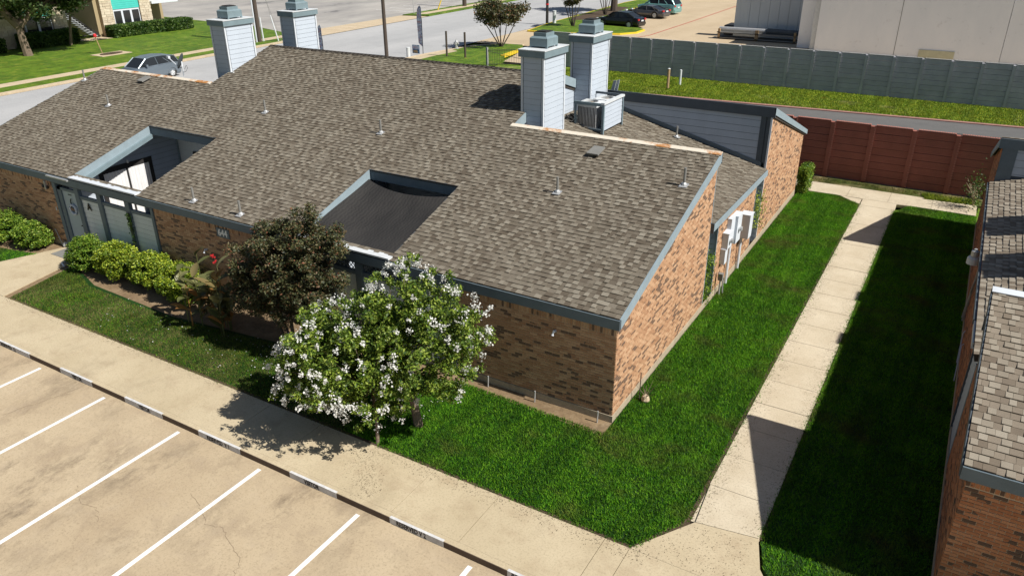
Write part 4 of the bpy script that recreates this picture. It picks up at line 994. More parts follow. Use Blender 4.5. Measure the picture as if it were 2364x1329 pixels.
siding(NB, Vector((0, 14.72, 0)), X, Z, -Y, [(WX+.42, sz(0)+.35), (NX1, 2.9), (NX1, 3.95), (WX+.42, 3.95)], 'bluegrey', .235)
add('top_fascia', MB().box(NX0, NX1, 14.66, 14.70, 3.92, 4.24), NB, 'trim'); add('trim_board', MB().box(WX, WX+.42, 14.69, 14.715, 2.8, 3.92), NB, 'trim')
add('rake_board', MB().prism([(14.68, 3.95), (18.7, 2.62), (18.7, 2.82), (14.68, 4.22)], Vector((NX0-.03, 0, 0)), Y, Z, X, 0, .025), NB, 'fascia')
for y0, y1 in ((6.2, 7.75), (9.3, 10.8)):
    c = add('chimney', MB().box(10.75, 11.6, y0, y1, 3.5, 6.75), NB, 'white'); add('cap', MB().box(10.68, 11.67, y0-.07, y1+.07, 6.75, 6.97), c, 'caps')
    add('flue_shroud', MB().box(10.87, 11.48, (y0+y1)/2-.36, (y0+y1)/2+.36, 7.0, 7.4), c, 'caps')
# security light with conduit on neighbour wall
sl = thing('security_light', 'white barrel security light on an arm at the neighbour eave', 'lamp', (6.6, 8.5, 2.4))
add('lamp_shade', MB().lathe((6.58, 8.3, 2.28), [(.10, 0), (.15, .02), (.15, .18), (.12, .22)], 14), sl, 'capw'); add('lamp_head', MB().lathe((6.58, 8.3, 2.50), [(.09, 0), (.09, .16), (.04, .18), (.04, .22)], 10), sl, 'galv')
add('arm', MB().tube([(6.62, 8.3, 2.6), (6.84, 8.3, 2.6)], .02, 6), sl, 'black')
solo('conduit_run', MB().tube([(6.78, 9.5, 0.1), (6.78, 8.5, 2.2)], .03, 6).tube([(6.76, 9.7, 0.1), (6.76, 8.7, 1.6)], .02, 6), 'galv', 'grey conduits slanting down the neighbour wall below the security light', 'conduit')
solo('wall_pipe', MB().tube([(6.78, 11.2, 2.5), (6.78, 14.4, 2.55)], .05, 7), 'trimw', 'white pipe running along the neighbour wall under the eave', 'pipe')
hr2 = thing('hose_rack', 'thin metal hose rack fixed low on the neighbour wall', 'hose rack', (6.78, 6.4, .6))
add('rail', MB().tube([(6.74, 6.2, .4), (6.74, 6.9, .9), (6.78, 7.1, .9)], .015, 5).tube([(6.74, 5.4, .3), (6.74, 6.2, .9), (6.78, 6.3, .9)], .015, 5), hr2, 'galv')

# ================================================================== FENCES
def precast(name, label, cat, x0, n, bay, y, H, rows, mat, edge, slope=0.0, skip=0):
    F_ = thing(name, label, cat, (x0+n*bay/2, y, 0))
    pm = MB().box(0, bay-.2, 0, .10, 0, H/rows-.014)
    for k_ in range(int(H/rows/.075)):                      # cast brick courses
        pm.box(.005, bay-.205, -.008, 0, k_*.075+.006, k_*.075+.064)
    pme = pm.mesh('panel', mat); post = MB().box(-.1, .1, -.07, .17, 0, H+.03).mesh('post', mat)
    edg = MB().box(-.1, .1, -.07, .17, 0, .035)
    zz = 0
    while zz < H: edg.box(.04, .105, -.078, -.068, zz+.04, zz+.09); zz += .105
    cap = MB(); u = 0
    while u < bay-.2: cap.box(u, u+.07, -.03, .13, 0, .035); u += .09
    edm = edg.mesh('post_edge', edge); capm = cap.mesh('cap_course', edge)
    inv = T(F_['_base']).inverted()
    def put(nm, me, loc):
        o = bpy.data.objects.new(nm, me); COL.objects.link(o); o.parent = F_; o.matrix_parent_inverse = inv; o.location = loc; return o
    for i in range(n+1):
        x = x0+i*bay; put('post', post, (x, y+slope*(x-x0), -.05))
        if i < n:
            for r_ in range(rows): put('panel', pme, (x+.1, y+random.uniform(-.012, .012)+slope*(x-x0), r_*H/rows+.01))
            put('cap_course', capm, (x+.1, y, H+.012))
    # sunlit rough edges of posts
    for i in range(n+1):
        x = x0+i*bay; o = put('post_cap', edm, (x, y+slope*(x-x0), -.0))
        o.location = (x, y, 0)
    return F_
precast('red_wall', 'dark red precast brick-pattern wall closing the lawn between the buildings', 'wall', -7.51, 11, 1.635, 22.2, 2.5, 8, M['redwall'], M['redlt'])
precast('grey_wall', 'long slate grey precast wall in front of the warehouse', 'wall', -23.9, 24, 1.655, 42.1, 2.55, 8, M['greywall'], M['greylt'])
# ornamental gate fence
gf = thing('iron_gate', 'dark iron picket gate with a diagonal brace beside the grey wall', 'gate', (-26.3, 39.4, 0))
add('gate_post', MB().box(-28.4, -28.26, 39.35, 39.49, 0, 1.42), gf, 'galv')
add('gate_post', MB().box(-24.1, -24.0, 41.9, 42.0, 0, 1.5), gf, 'galv')
gd = Vector((-24.1+28.3, 42-39.42, 0)); 
def gp(t, z): return Vector((-28.3, 39.42, z))+gd*t
add('gate_rail', MB().tube([gp(0, 1.2), gp(1, 1.2)], .025, 5).tube([gp(0, .12), gp(1, .12)], .025, 5), gf, 'black')
add('gate_brace', MB().tube([gp(0, 1.15), gp(.85, .15)], .02, 5), gf, 'black')
for i in range(1, 36):
    add('picket', MB().tube([gp(i/36, .06), gp(i/36, 1.34)], .012, 4), gf, 'black')

# ================================================================== WAREHOUSE
WH = thing('warehouse', 'pale stucco and metal warehouse standing behind the grey wall', 'building', (0, 66, 0))
add('stucco_wall', MB().box(-7.26, 7.0, 60.5, 80, -.1, 6.5), WH, 'stucco'); add('stucco_wall', MB().box(7.03, 22, 60.55, 80, -.1, 6.5), WH, 'stucco')
add('corner_pier', MB().box(-9.0, -7.28, 61.7, 64, -.1, 6.5), WH, 'stucco')
add('downspout', MB().box(-7.7, -7.3, 60.7, 60.9, 0, 6.5), WH, 'capw')
add('metal_wall', MB().box(-16.1, -9.02, 66.0, 67.2, -.1, 4.0), WH, 'metalwall')
for i in range(7): add('door_panel', MB().box(-15.6+i*.93, -14.7+i*.93, 65.94, 65.99, .3, 3.95), WH, 'metalwall')
add('seam', MB().box(-.8, -.76, 60.485, 60.498, 0, 6.5), WH, 'pipe')
add('wall_patch', MB().box(1.1, 3.75, 60.42, 60.49, .0, .62), WH, 'patch')
jk = thing('pipe_stack', 'long dark rolls and boards stacked on a timber rack against the warehouse', 'stack', (-13, 64.5, 0))
add('shelf', MB().box(-17.1, -9.2, 63.8, 65.4, 0.5, .6).box(-17.1, -9.2, 63.8, 65.4, .02, .1), jk, 'pipe')
add('timber_leg', MB().box(-17.0, -16.8, 63.8, 64.0, 0, .9).box(-13.4, -13.1, 63.8, 64.0, 0, .9).box(-9.8, -9.6, 63.8, 64.0, 0, .9), jk, 'wood')
add('roll', MB().tube([(-17, 64.3, .85), (-12.6, 64.3, .85)], .2, 9), jk, 'galv'); add('roll', MB().tube([(-12.5, 64.4, .85), (-9.2, 64.4, .8)], .26, 9), jk, 'trimdk')
add('debris', MB().box(-17.2, -16.2, 66.5, 69, 0, .9), jk, 'black')

# ================================================================== APARTMENTS (far left)
AP = thing('apartment_building', 'stone apartment block with teal siding and an outdoor stair across the road', 'building', (-76, 33, 0))
def abox(name, mat, x0, x1, y0, y1, z0, z1, par=None): return add(name, MB().box(x0, x1, y0, y1, z0, z1), par or AP, mat)
k = NT('pale_stone'); v = k.n('ShaderNodeTexVoronoi'); v.inputs['Scale'].default_value = 2.2; k.l(k.pos((1, 1, 1.8)), v.inputs['Vector'])
M['stone'] = k.out(k.mix(k.math('MULTIPLY', k.rnd(), .6), (.60, .53, .41), (.42, .34, .24)), .9, v.outputs['Distance'], .6, .05)
k = NT('tan_stucco'); M['tan'] = k.out((.34, .27, .16), .9)
def stones(y0, y1, z0, z1, x=-71.5):
    w_ = abox('stone_wall', 'mortar', x-.4, x, y0, y1, z0, z1); mb = MB(); z = z0; r_ = 0
    while z < z1:
        y = y0; h = random.choice((.16, .22, .28))
        while y < y1:
            l = random.uniform(.25, .7); mb.box(x, x+random.uniform(.02, .06), y+.012, min(y+l, y1)-.012, z+.012, min(z+h, z1)-.01); y += l
        z += h
    add('stone_facing', quickmesh(mb, 'stone_facing', 'stone'), w_, kind='stuff')
stones(22.5, 27.0, 0, 6.2); stones(29.95, 31.35, 0, 6.2); stones(35.0, 36.3, 0, 6.2, -71.45); stones(39.45, 40.75, 0, 6.2)
abox('stone_wall', 'stone', -90, -71.9, 10, 22.5, 0, 6.2)
abox('inner_wall', 'tan', -90, -72.6, 22.5, 31.3, 0, 6.2); abox('side_panel', 'tan', -78, -71.9, 34.6, 34.98, 0, 6.2); abox('stair_hall', 'trimdk', -90, -77.5, 31.3, 35, 0, 6.2)
abox('inner_wall', 'tan', -90, -71.9, 35.0, 40.75, 0, 6.2); abox('stair_side', 'panel', -77.5, -72, 31.3, 31.5, 0, 6.2)
for (a, b, n, zt_) in ((27.3, 29.9, 2, 2.36), (36.34, 39.4, 3, 2.3)):
    w_ = abox('window', 'trimw', -71.88, -71.6, a, b, .3, zt_+.18); L = (b-a)/n
    for i in range(n): add('pane', MB().box(-71.61, -71.57, a+i*L+.14, a+(i+1)*L-.10, .5, zt_), w_, 'glass')
    for q in range(9): abox('teal_board', 'teal', -71.75, -71.55+.01*(q % 2), a, b, zt_+.19+q*.2, zt_+.38+q*.2)
abox('teal_siding', 'teal', -71.9, -71.8, 27, 30, 4.3, 6.2)
st_ = abox('stair', 'black', -73.9, -73.8, 31.6, 34.4, .0, .1)
for i in range(13): add('tread', MB().box(-73.4, -71.9, 34.3-i*.24-.02, 34.58-i*.24-.02, .12+i*.21, .17+i*.21), st_, 'capw')
add('stringer', MB().prism([(34.6, 0), (31.4, 2.8), (31.4, 2.95), (34.7, .15)], Vector((-71.9, 0, 0)), Y, Z, X, 0, .06), st_, 'black'); add('stringer', MB().prism([(34.6, 0), (31.4, 2.8), (31.4, 2.95), (34.7, .15)], Vector((-72.65, 0, 0)), Y, Z, X, 0, .05), st_, 'black')
abox('patio_wall', 'tan', -80, -74.5, 40.75, 44.3, 0, 6.2); abox('patio_deck', 'trimw', -74.5, -71.2, 40.75, 44.0, 2.7, 2.95); abox('patio_door', 'glass', -74.49, -74.45, 41.4, 42.6, 0, 2.3); abox('patio_fence', 'redlt', -71.6, -71.3, 41.2, 44.4, 0, .85)
struct('stair_path', polymesh([(-72, 31.2), (-70.2, 32.4), (-70.0, 35.0), (-72, 35.2)], .01, .02), 'curbl')

# ------------------------------------------------------------------ hedges and shrubs
def dense_box_hedge(name, label, cat, x0, x1, y0, y1, h, n, size, mat, group=None):
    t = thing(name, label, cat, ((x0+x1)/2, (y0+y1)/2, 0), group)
    add('dark_core', MB().box(x0+.08, x1-.08, y0+.08, y1-.08, 0, h-.08), t, 'core')  # solid near-black filler box behind the leaves
    q = RNG.uniform(0, 1, (n, 3)); f = RNG.integers(0, 5, n); A = np.array([x0, y0, 0.05]); B = np.array([x1, y1, h]); p = A+(B-A)*q
    j = RNG.normal(size=n)*.035
    p[f == 0, 0] = x0+j[f == 0]; p[f == 1, 0] = x1+j[f == 1]; p[f == 2, 1] = y0+j[f == 2]; p[f >= 4, 2] = h+j[f >= 4]; p[f == 3, 2] = h+j[f == 3]
    k2 = f == 1; 
    add('foliage', quads('foliage', leaf_quads(p, size), mat), t); return t
dense_box_hedge('box_hedge', 'long clipped hedge under the three-pane window across the road', 'hedge', -71.1, -69.6, 34.9, 40.6, 1.05, 9000, .12, 'leafh')
dense_box_hedge('box_hedge', 'clipped hedge end curving round the apartment patio', 'hedge', -70.9, -69.3, 40.7, 44.0, 1.05, 6000, .12, 'leafh')
for i, (a, b, lb) in enumerate(((21.5, 24.3, 'dark clipped shrub left of the oak trunk'), (26.0, 28.0, 'dark clipped shrub right of the oak trunk'), (28.05, 29.6, 'dark clipped shrub below the two-pane window'), (29.65, 31.2, 'dark clipped shrub nearest the outdoor stair'))):
    dense_box_hedge('clipped_shrub', lb, 'shrub', -71.2, -69.8, a, b, 1.15+.1*(i % 2), 3500, .12, 'leafh', 'clipped shrubs in front of the apartments')
dense_box_hedge('clipped_shrub', 'small clipped bright green shrub at the red wall corner', 'shrub', .05, .45, 19.15, 20.2, 1.05, 5000, .035, 'leafb')

def blob(c, r, seg=14, rings=9):
    mb = MB(); vs = []; fs = []
    for i in range(rings+1):
        ph = math.pi*i/rings
        for j in range(seg):
            t = 2*math.pi*j/seg; vs.append((c[0]+r[0]*math.sin(ph)*math.cos(t), c[1]+r[1]*math.sin(ph)*math.sin(t), max(-.05, c[2]+r[2]*math.cos(ph))))
    for i in range(rings):
        for j in range(seg): fs.append((i*seg+j, i*seg+(j+1) % seg, (i+1)*seg+(j+1) % seg, (i+1)*seg+j))
    return mb.raw(vs, fs)
def shrub(label, c, r, n, mat, size=.035, group='rounded shrubs along the front wall'):
    t = thing('rounded_shrub', label, 'shrub', (c[0], c[1], 0), group)
    add('dark_core', blob(c, (r[0]*.68, r[1]*.66, r[2]*.70)), t, 'core')  # solid near-black filler blob behind the leaves
    cl_ = []
    while len(cl_) < 170:
        d_ = RNG.normal(size=3); d_ /= np.linalg.norm(d_)
        if d_[2] < -.55: continue
        cl_.append((np.array(c)+d_*np.array(r)*RNG.uniform(.74, 1.0), .13*RNG.uniform(.6, 1.4)))
    p = clump_points(cl_, int(n*1.7)); p = p[p[:, 2] > 0]
    add('foliage', quads('foliage', leaf_quads(p, size, .55, .4), mat), t)
shrub('yellow-green shrub nearest the pale entry door', (-18.9, -.75, .45), (.68, .58, .62), 9000, 'leafb')
shrub('large mid-row shrub below the first siding panels', (-17.35, -.68, .48), (.85, .62, .66), 11000, 'leafy')
shrub('bright yellow shrub below the last siding panel', (-15.65, -.60, .50), (.88, .6, .64), 11000, 'leafy')
shrub('yellow shrub at the right end of the row by the canna', (-14.15, -.68, .48), (.95, .62, .62), 11000, 'leafy')
shrub('green shrub at the far left beside the brick wall', (-24.1, -.7, .45), (1.0, .6, .62), 9000, 'leafb', group='shrubs left of the entry')
shrub('low green shrub left of the conduit and doormat', (-22.45, -.62, .38), (.72, .5, .52), 7000, 'leafb', group='shrubs left of the entry')
# climbing plant in recess, hanging vine
cvp = thing('climbing_shrub', 'green climbing shrub in the dark recess beside the low brick wall', 'plant', (-.25, 6.95, 0))
add('stem', MB().tube([(-.3, 6.95, 0), (-.3, 7.0, 1.5)], .02, 5), cvp, 'bark'); p = np.column_stack([RNG.normal(-.2, .16, 2600), RNG.normal(6.98, .15, 2600), RNG.uniform(.05, 1.65, 2600)])
add('foliage', quads('foliage', leaf_quads(p, .035), 'leafb'), cvp)
cvp = thing('climbing_shrub', 'wispy yellow-green plant in the far recess by the deep cabinet', 'plant', (-.15, 12.2, 0))
add('stem', MB().tube([(-.2, 12.2, 0), (-.2, 12.3, 1.8)], .015, 5), cvp, 'bark'); p = np.column_stack([RNG.normal(0, .14, 700), RNG.normal(12.25, .25, 700), RNG.uniform(.7, 2.0, 700)])
add('foliage', quads('foliage', leaf_quads(p, .035), 'leafy'), cvp)
vp = np.column_stack([RNG.normal(-17.12, .05, 420), RNG.normal(-.09, .03, 420), 2.05-np.abs(RNG.normal(0, .5, 420)).clip(0, 1)]);
hv = thing('hanging_vine', 'small green vine hanging on the third entry post', 'plant', (-17.12, -.1, 2.0))
add('stem', MB().tube([(-17.12, -.08, 2.1), (-17.14, -.1, 1.3)], .008, 4), hv, 'bark'); add('foliage', quads('foliage', leaf_quads(vp, .03), 'leafh'), hv)
dv = thing('bare_shrub', 'thin shrub with dead white twigs against the neighbour wall by the red wall', 'shrub', (6.7, 20.6, 0))
tw = MB()
for i in range(26):
    a = Vector((6.65, 20.7, .1)); b = a+Vector((random.uniform(-.45, .1), random.uniform(-.4, .4), random.uniform(.4, 1.1))); tw.tube([a, (a+b)/2+Vector((0, 0, .15)), b], [.016, .010, .004], 4)
add('twigs', tw, dv, 'curbl'); p = np.array([[6.6, 20.6, .7]])+RNG.normal(size=(700, 3))*[.2, .3, .4]; add('foliage', quads('foliage', leaf_quads(p, .04), 'leafh'), dv)

# ------------------------------------------------------------------ canna
cn_ = thing('canna_plant', 'bronze-leaved canna clump with one red bloom between shrubs and dark tree', 'plant', (-11.9, -1.3, 0))
def canna_leaf(base, direction, L, w, droop):
    mb = MB(); d_ = Vector(direction).normalized(); side = d_.cross(Z).normalized(); n = 7; vs = []; up = d_.cross(side).normalized()
    if up.z < 0: up = -up
    for i in range(n+1):
        t = i/n; wd = w*math.sin(math.pi*min(1, t*.93+.05))**.75*(1 if t < 1 else .1)
        c_ = Vector(base)+d_*L*t-Z*droop*t*t*L
        vs += [c_-side*wd+up*wd*.35, c_, c_+side*wd+up*wd*.35]
    fs = []
    for i in range(n): fs += [(i*3, i*3+1, i*3+4, i*3+3), (i*3+1, i*3+2, i*3+5, i*3+4)]
    return mb.raw(vs, fs)
cr = random.Random(4)
for s_ in range(15):
    bx, by = -11.9+cr.uniform(-.9, .9), -1.4+cr.uniform(-.5, .35); h = cr.uniform(.9, 2.0)
    add('stalk', MB().tube([(bx, by, 0), (bx+.05, by, h)], [.022, .012], 5), cn_, 'canna')
    for j in range(6):
        a = cr.uniform(0, 2*math.pi); z = h*(.25+.14*j)
        add('leaf', canna_leaf((bx, by, z), (math.cos(a), math.sin(a), cr.uniform(.5, 1.5)), cr.uniform(.45, .70), cr.uniform(.09, .14), cr.uniform(.05, .5)), cn_, 'canna', smooth=True)
fl = MB()
for j in range(14):
    c_ = Vector((-11.62, -1.3, 2.05))+Vector((cr.gauss(0, .025), cr.gauss(0, .025), cr.uniform(-.12, .12))); fl.poly([c_, c_+Vector((.04, 0, .02)), c_+Vector((.03, .02, .07)), c_+Vector((-.02, -.02, .05))])
add('flower', fl, cn_, 'redfl')

# ------------------------------------------------------------------ crape myrtles
def tree(name, label, base, stems, clumps, nleaf, leaf, mat, bark, group=None, flowers=None, fsize=.03, cat='tree', rad=.05):
    t = thing(name, label, cat, base, group)
    tm = MB()
    cc = sorted(clumps, key=lambda c: random.random())
    for i, (b0, fork) in enumerate(stems):
        q_ = rad if not isinstance(rad, (list, tuple)) else rad[i]
        tm.tube([b0, (Vector(b0)+Vector(fork))/2+Vector((random.uniform(-.06, .06), random.uniform(-.06, .06), 0)), fork], [q_*1.25, q_, q_*.8], 8)
    add('trunk', tm, t, bark)
    br = MB(); rad = rad if not isinstance(rad, (list, tuple)) else .05
    for i, (c_, r_) in enumerate(cc[:90]):
        f = min(stems, key=lambda s_: (Vector(s_[1])-Vector(c_)).length)[1]; f = Vector(f); e = Vector(c_); md = (f+e)/2+Vector((random.uniform(-.1, .1), random.uniform(-.1, .1), -.08))
        br.tube([f, md, e], [rad*.5, rad*.28, rad*.1], 5, False)
    add('branches', br, t, bark)
    p = clump_points(clumps, nleaf); p = p[p[:, 2] > .3]
    add('crown', quads('crown', leaf_quads(p, leaf, .5, .3), mat), t)
    if flowers is not None: add('flowers', quads('flowers', leaf_quads(flowers, fsize, .8), 'flower'), t)
    return t
def in_crown(lobes, n, cr_, shell=.6):
    out = []
    while len(out) < n:
        c_, r_ = lobes[RNG.choice(len(lobes), p=np.array([a*b*c for _, (a, b, c) in lobes])/sum(a*b*c for _, (a, b, c) in lobes))]
        d_ = RNG.normal(size=3); d_ /= np.linalg.norm(d_); p = np.array(c_)+d_*np.array(r_)*RNG.uniform(shell, 1)
        out.append((p, cr_*RNG.uniform(.6, 1.35)))
    return out
wl = [((-4.9, -3.05, 2.0), (1.55, 1.25, 1.15)), ((-3.3, -2.75, 2.2), (1.2, 1.1, 1.1)), ((-3.65, -2.4, 3.3), (1.05, .8, .85)), ((-5.55, -3.2, 1.75), (1.05, .9, .95)), ((-2.6, -2.5, 2.9), (.8, .7, .9)), ((-4.2, -2.9, 2.75), (1.0, .9, .9)), ((-4.3, -3.6, 1.5), (1.2, .8, .65)), ((-4.7, -3.9, 2.1), (1.35, .9, .95)), ((-5.5, -3.8, 1.7), (.9, .8, .75))]
wc = in_crown(wl, 520, .17, .45)
wc += [(p_, r_) for p_, r_ in in_crown(wl, 60, .12, .99) if True]
_k = np.array([-4.0, -2.9, 2.2]); wc += [(_k+(p_-_k)*1.07, .11) for p_, r_ in in_crown(wl, 110, .12, .99)]
# flower clusters: on the outer faces, more towards the rim and the light
fc = []
ctr = np.array([-4.0, -2.9, 2.2])
for p, r_ in sorted(in_crown(wl, 1150, .2, .93), key=lambda q: RNG.uniform()):
    d_ = (p-ctr)/np.array([2.6, 1.6, 1.9]); rim = np.linalg.norm(d_)
    inside_any = any(((p-np.array(c))/np.array(r)).dot((p-np.array(c))/np.array(r)) < .72 for c, r in wl)
    if not inside_any and RNG.uniform() < (.25+.75*min(1, max(0, rim-.55)*1.6)): fc.append(p+d_*RNG.uniform(-.08, .16))
fl_ = np.concatenate([c_+RNG.normal(size=(26, 3))*np.array([.036, .036, .045])*RNG.uniform(.6, 1.3) for c_ in fc])
tree('crape_myrtle', 'white-flowering crape myrtle leaning over the walk in front of the wall', (-3.82, -2.38, 0),
     [((-3.82, -2.38, -.05), (-4.0, -2.55, 1.35)), ((-4.2, -3.40, -.05), (-4.4, -3.2, 1.2))], wc, 95000, .040, 'leafg', 'bark', None, fl_, .024, rad=[.09, .035])
dl = [((-8.9, -1.25, 2.3), (1.6, .95, 1.5)), ((-8.1, -1.1, 3.1), (1.05, .75, .95)), ((-9.8, -1.3, 1.9), (1.1, .85, 1.1)), ((-8.0, -1.3, 2.3), (1.1, .8, 1.2)), ((-9.6, -1.1, 2.9), (.7, .6, .7))]
dc = in_crown(dl, 460, .17, .45)+[(np.array((-7.75, -1.1, 4.0)), .2), (np.array((-7.8, -1.1, 4.25)), .14), (np.array((-8.35, -1.1, 3.95)), .2), (np.array((-7.1, -1.1, 3.6)), .2), (np.array((-9.1, -1.1, 3.6)), .15), (np.array((-6.85, -1.2, 3.3)), .22)]
tree('crape_myrtle', 'dark bronze-leaved crape myrtle in front of the shaded brick wall', (-9.1, -1.2, 0),
     [((-9.1+.1*i, -1.2, -.05), (-9.1+.35*(i-2), -1.2+.15*(i % 3-1), 1.15)) for i in range(5)], dc, 95000, .036, 'leafd', 'barkdk', rad=.035)
def vase_tree(label, c, w, h0, h1, n, leaf, mat='leafd', group='young crape myrtles by the road', nl=60):
    cl_ = ellipsoid_clumps((c[0], c[1], (h0+h1)/2), (w, w, (h1-h0)/2), nl, w*.22, .5)
    tree('vase_tree', label, c, [((c[0]+.05*i, c[1], 0), (c[0]+(i-2.5)*w*.2, c[1]+((i*7) % 3-1)*w*.25, h0+.2)) for i in range(6)], cl_, n, leaf, mat, 'barkdk', group, rad=.045)
vase_tree('vase-shaped tree with reddish tips beside the driveway', (-32.8, 48.7, 0), 2.5, 1.9, 4.0, 9000, .12)
vase_tree('small multi-stem tree on the yellow-curbed island', (-33.5, 64.9, 0), 1.4, 2.0, 4.6, 3000, .12, nl=30)
vase_tree('bare-stemmed multi-trunk tree in the mulch bed', (-34.9, 76.5, 0), 1.8, 3.0, 5.6, 3000, .12, nl=30)
tree('shade_tree', 'thick dark tree trunk in the mulch bed behind the black car', (-35.6, 81, 0), [((-35.6, 81, 0), (-35.6, 81, 4.5))], ellipsoid_clumps((-35.6, 81, 6.8), (3.5, 3.5, 2.3), 60, .9), 6000, .2, 'leafo', 'barkdk', rad=.4)
# oak, far left
oc = ellipsoid_clumps((-66.6, 25.4, 5.4), (4.4, 5.6, 2.3), 120, .8, .35)
tree('oak_tree', 'large oak with leaning grey trunk in front of the apartments', (-66.4, 24.4, 0), [((-66.4, 24.2, -.1), (-66.4, 24.0, 2.6)), ((-66.4, 24.0, 2.5), (-66.2, 25.6, 3.9)), ((-66.4, 24.0, 2.5), (-66.7, 23.0, 4.2))], oc, 26000, .16, 'leafo', 'bark', rad=.32)
oc = ellipsoid_clumps((-66.0, 31.0, 6.0), (3.0, 3.2, 1.8), 60, .6, .35)
tree('oak_tree', 'second oak crown hanging over the outdoor stair', (-74.5, 28.6, 0), [((-69.2, 29.8, -.1), (-68.6, 30.2, 3.2))], [(np.array(c_), r_) for c_, r_ in oc], 9000, .15, 'leafo', 'bark', rad=.12)

# ================================================================== STREET FURNITURE
def pole(label, x, y, h, r, mat='barkdk', extra=None, cat='utility pole'):
    t = thing('utility_pole', label, cat, (x, y, 0)); add('shaft', MB().tube([(x, y, -.1), (x, y, h)], [r, r*.75], 10), t, mat)
    if extra: extra(t)
    return t
pole('brown wooden utility pole beyond the main ridge', -38.95, 39.8, 10, .17)
def ex(t):
    add('conduit', MB().tube([(-54.9, 39.75, 0), (-54.9, 39.75, 10)], .07, 6), t, 'trimw'); add('conduit', MB().tube([(-54.9, 40.6, 0), (-54.9, 40.5, 2.2)], .08, 6), t, 'capw')
    add('guy_wire', MB().tube([(-53.6, 41.3, 0), (-54.9, 40.1, 9.5)], .02, 4).tube([(-53.4, 41.5, 0), (-54.9, 40.1, 8)], .02, 4), t, 'pipe'); add('guy_guard', MB().tube([(-53.6, 41.3, 0), (-53.95, 41.0, 2.4)], .06, 6), t, 'capw')
pole('dark utility pole with white conduit behind the left chimneys', -54.9, 40.1, 10, .22, extra=ex)
pole('thick dark pole on the far verge at the top of the photo', -55.9, 77.3, 8, .3)
pole('dark post with a red band near the island', -37.05, 65.8, 8, .16, 'black', lambda t: add('red_band', MB().tube([(-37.05, 65.8, 2.0), (-37.05, 65.8, 2.15)], .18, 8), t, 'redfl'))
def post(name, label, cat, x, y, h, r, mat, group=None, cap=None):
    t = thing(name, label, cat, (x, y, 0), group); add('shaft', MB().tube([(x, y, -.05), (x, y, h)], r, 10), t, mat)
    add('cap', MB().lathe((x, y, h), [(r*1.08, 0), (r*1.08, .03), (r*.5, .06)], 10), t, cap or mat); return t
post('marker_post', 'thick white marker post on the island beside the dark post', 'post', -36.4, 66.3, 1.35, .2, 'capw')
post('marker_post', 'short white marker post beside the blue yard sign', 'post', -36.6, 39.85, .75, .17, 'capw')
post('bollard', 'tall faded yellow bollard in the grass before the grey wall', 'bollard', -12.5, 37.67, 1.32, .09, 'wood', 'bollards on the grass strip', 'capw')
post('bollard', 'shorter white bollard in the grass before the grey wall', 'bollard', -12.2, 39.3, 1.0, .08, 'capw', 'bollards on the grass strip')
post('dark_post', 'dark post left of the fire hydrant', 'post', -33.95, 41.8, 2.0, .09, 'barkdk', 'dark posts near the hydrant'); post('dark_post', 'dark post right of the fire hydrant', 'post', -32.15, 41.95, 2.0, .09, 'barkdk', 'dark posts near the hydrant')
hy = thing('fire_hydrant', 'silver fire hydrant at the curb beside two dark posts', 'fire hydrant', (-35.6, 45.7, 0))
add('barrel', MB().lathe((-35.6, 45.7, 0), [(.2, 0), (.2, .05), (.12, .08), (.12, .5), (.17, .53), (.17, .58), (.12, .7), (.05, .78), (.04, .85)], 12), hy, 'galv')
add('nozzle', MB().tube([(-35.85, 45.7, .45), (-35.35, 45.7, .45)], .07, 8).tube([(-35.6, 45.45, .45), (-35.6, 45.7, .45)], .09, 8), hy, 'galv')
k = NT('banner'); n1 = k.noise(3.2, 3, .6, stretch=(1, 1, 2)); 
M['banner'] = k.out(k.ramp(n1, [(.0, (.62, .66, .74)), (.46, (.62, .66, .74)), (.5, (.09, .13, .35)), (.56, (.6, .62, .68)), (.64, (.35, .06, .08)), (.70, (.6, .62, .68))]), .7)
def feather(label, x, y, h):
    t = thing('feather_flag', label, 'flag', (x, y, 0), 'feather flags along the road'); P = [(0, .6), (-.42, .9), (-.5, h-1.0), (-.42, h-.35), (-.25, h-.08), (-.08, h), (.02, h-.2), (0.02, 1)]
    add('pole', MB().tube([(x, y, 0), (x+.03, y, h*.7), (x-.1, y, h)], [.03, .02, .01], 6), t, 'black'); add('banner', MB().prism(P, Vector((x, y, 0)), X, Z, Y, -.004, .004), t, 'banner')
feather('blue and red feather flag standing by the blue yard sign', -36.42, 41.7, 4.0); feather('feather flag mostly hidden behind the second left chimney', -37.0, 30.1, 3.6)
ys = thing('yard_sign', 'small blue yard sign with an orange picture beside the feather flag', 'sign', (-36.6, 40.9, 0))
add('board', MB().box(-36.95, -36.2, 40.9, 40.93, .15, .85), ys, 'signblue'); add('print', MB().box(-36.9, -36.25, 40.885, 40.898, .5, .8), ys, 'banner'); add('print', MB().box(-36.85, -36.4, 40.885, 40.897, .2, .42), ys, 'wood')
rs = thing('road_sign', 'small white road sign on a thin post at the far driveway', 'sign', (-56.3, 66.6, 0))
add('post', MB().tube([(-56.3, 66.6, 0), (-56.4, 66.6, 2.3)], .04, 6), rs, 'galv'); add('plate', MB().box(-56.75, -56.1, 66.5, 66.55, 2.2, 2.9), rs, 'trimw')
solo('guy_guard', MB().tube([(-56.2, 71.5, 0), (-55.5, 72.3, 2.6)], .07, 6), 'painty', 'slanting yellow guy wire guard on the far verge', 'guy guard')
os_ = thing('marker_sign', 'orange utility marker on a wooden stake in the far lawn', 'marker', (-61.9, 28.2, 0))
add('stake', MB().tube([(-61.9, 28.2, 0), (-61.9, 27.9, 1.4)], .045, 6), os_, 'wood'); add('plate', MB().lathe((-61.9, 27.88, 1.4), [(.08, 0), (.14, .05), (.14, .22), (.07, .3)], 8), os_, 'redfl')
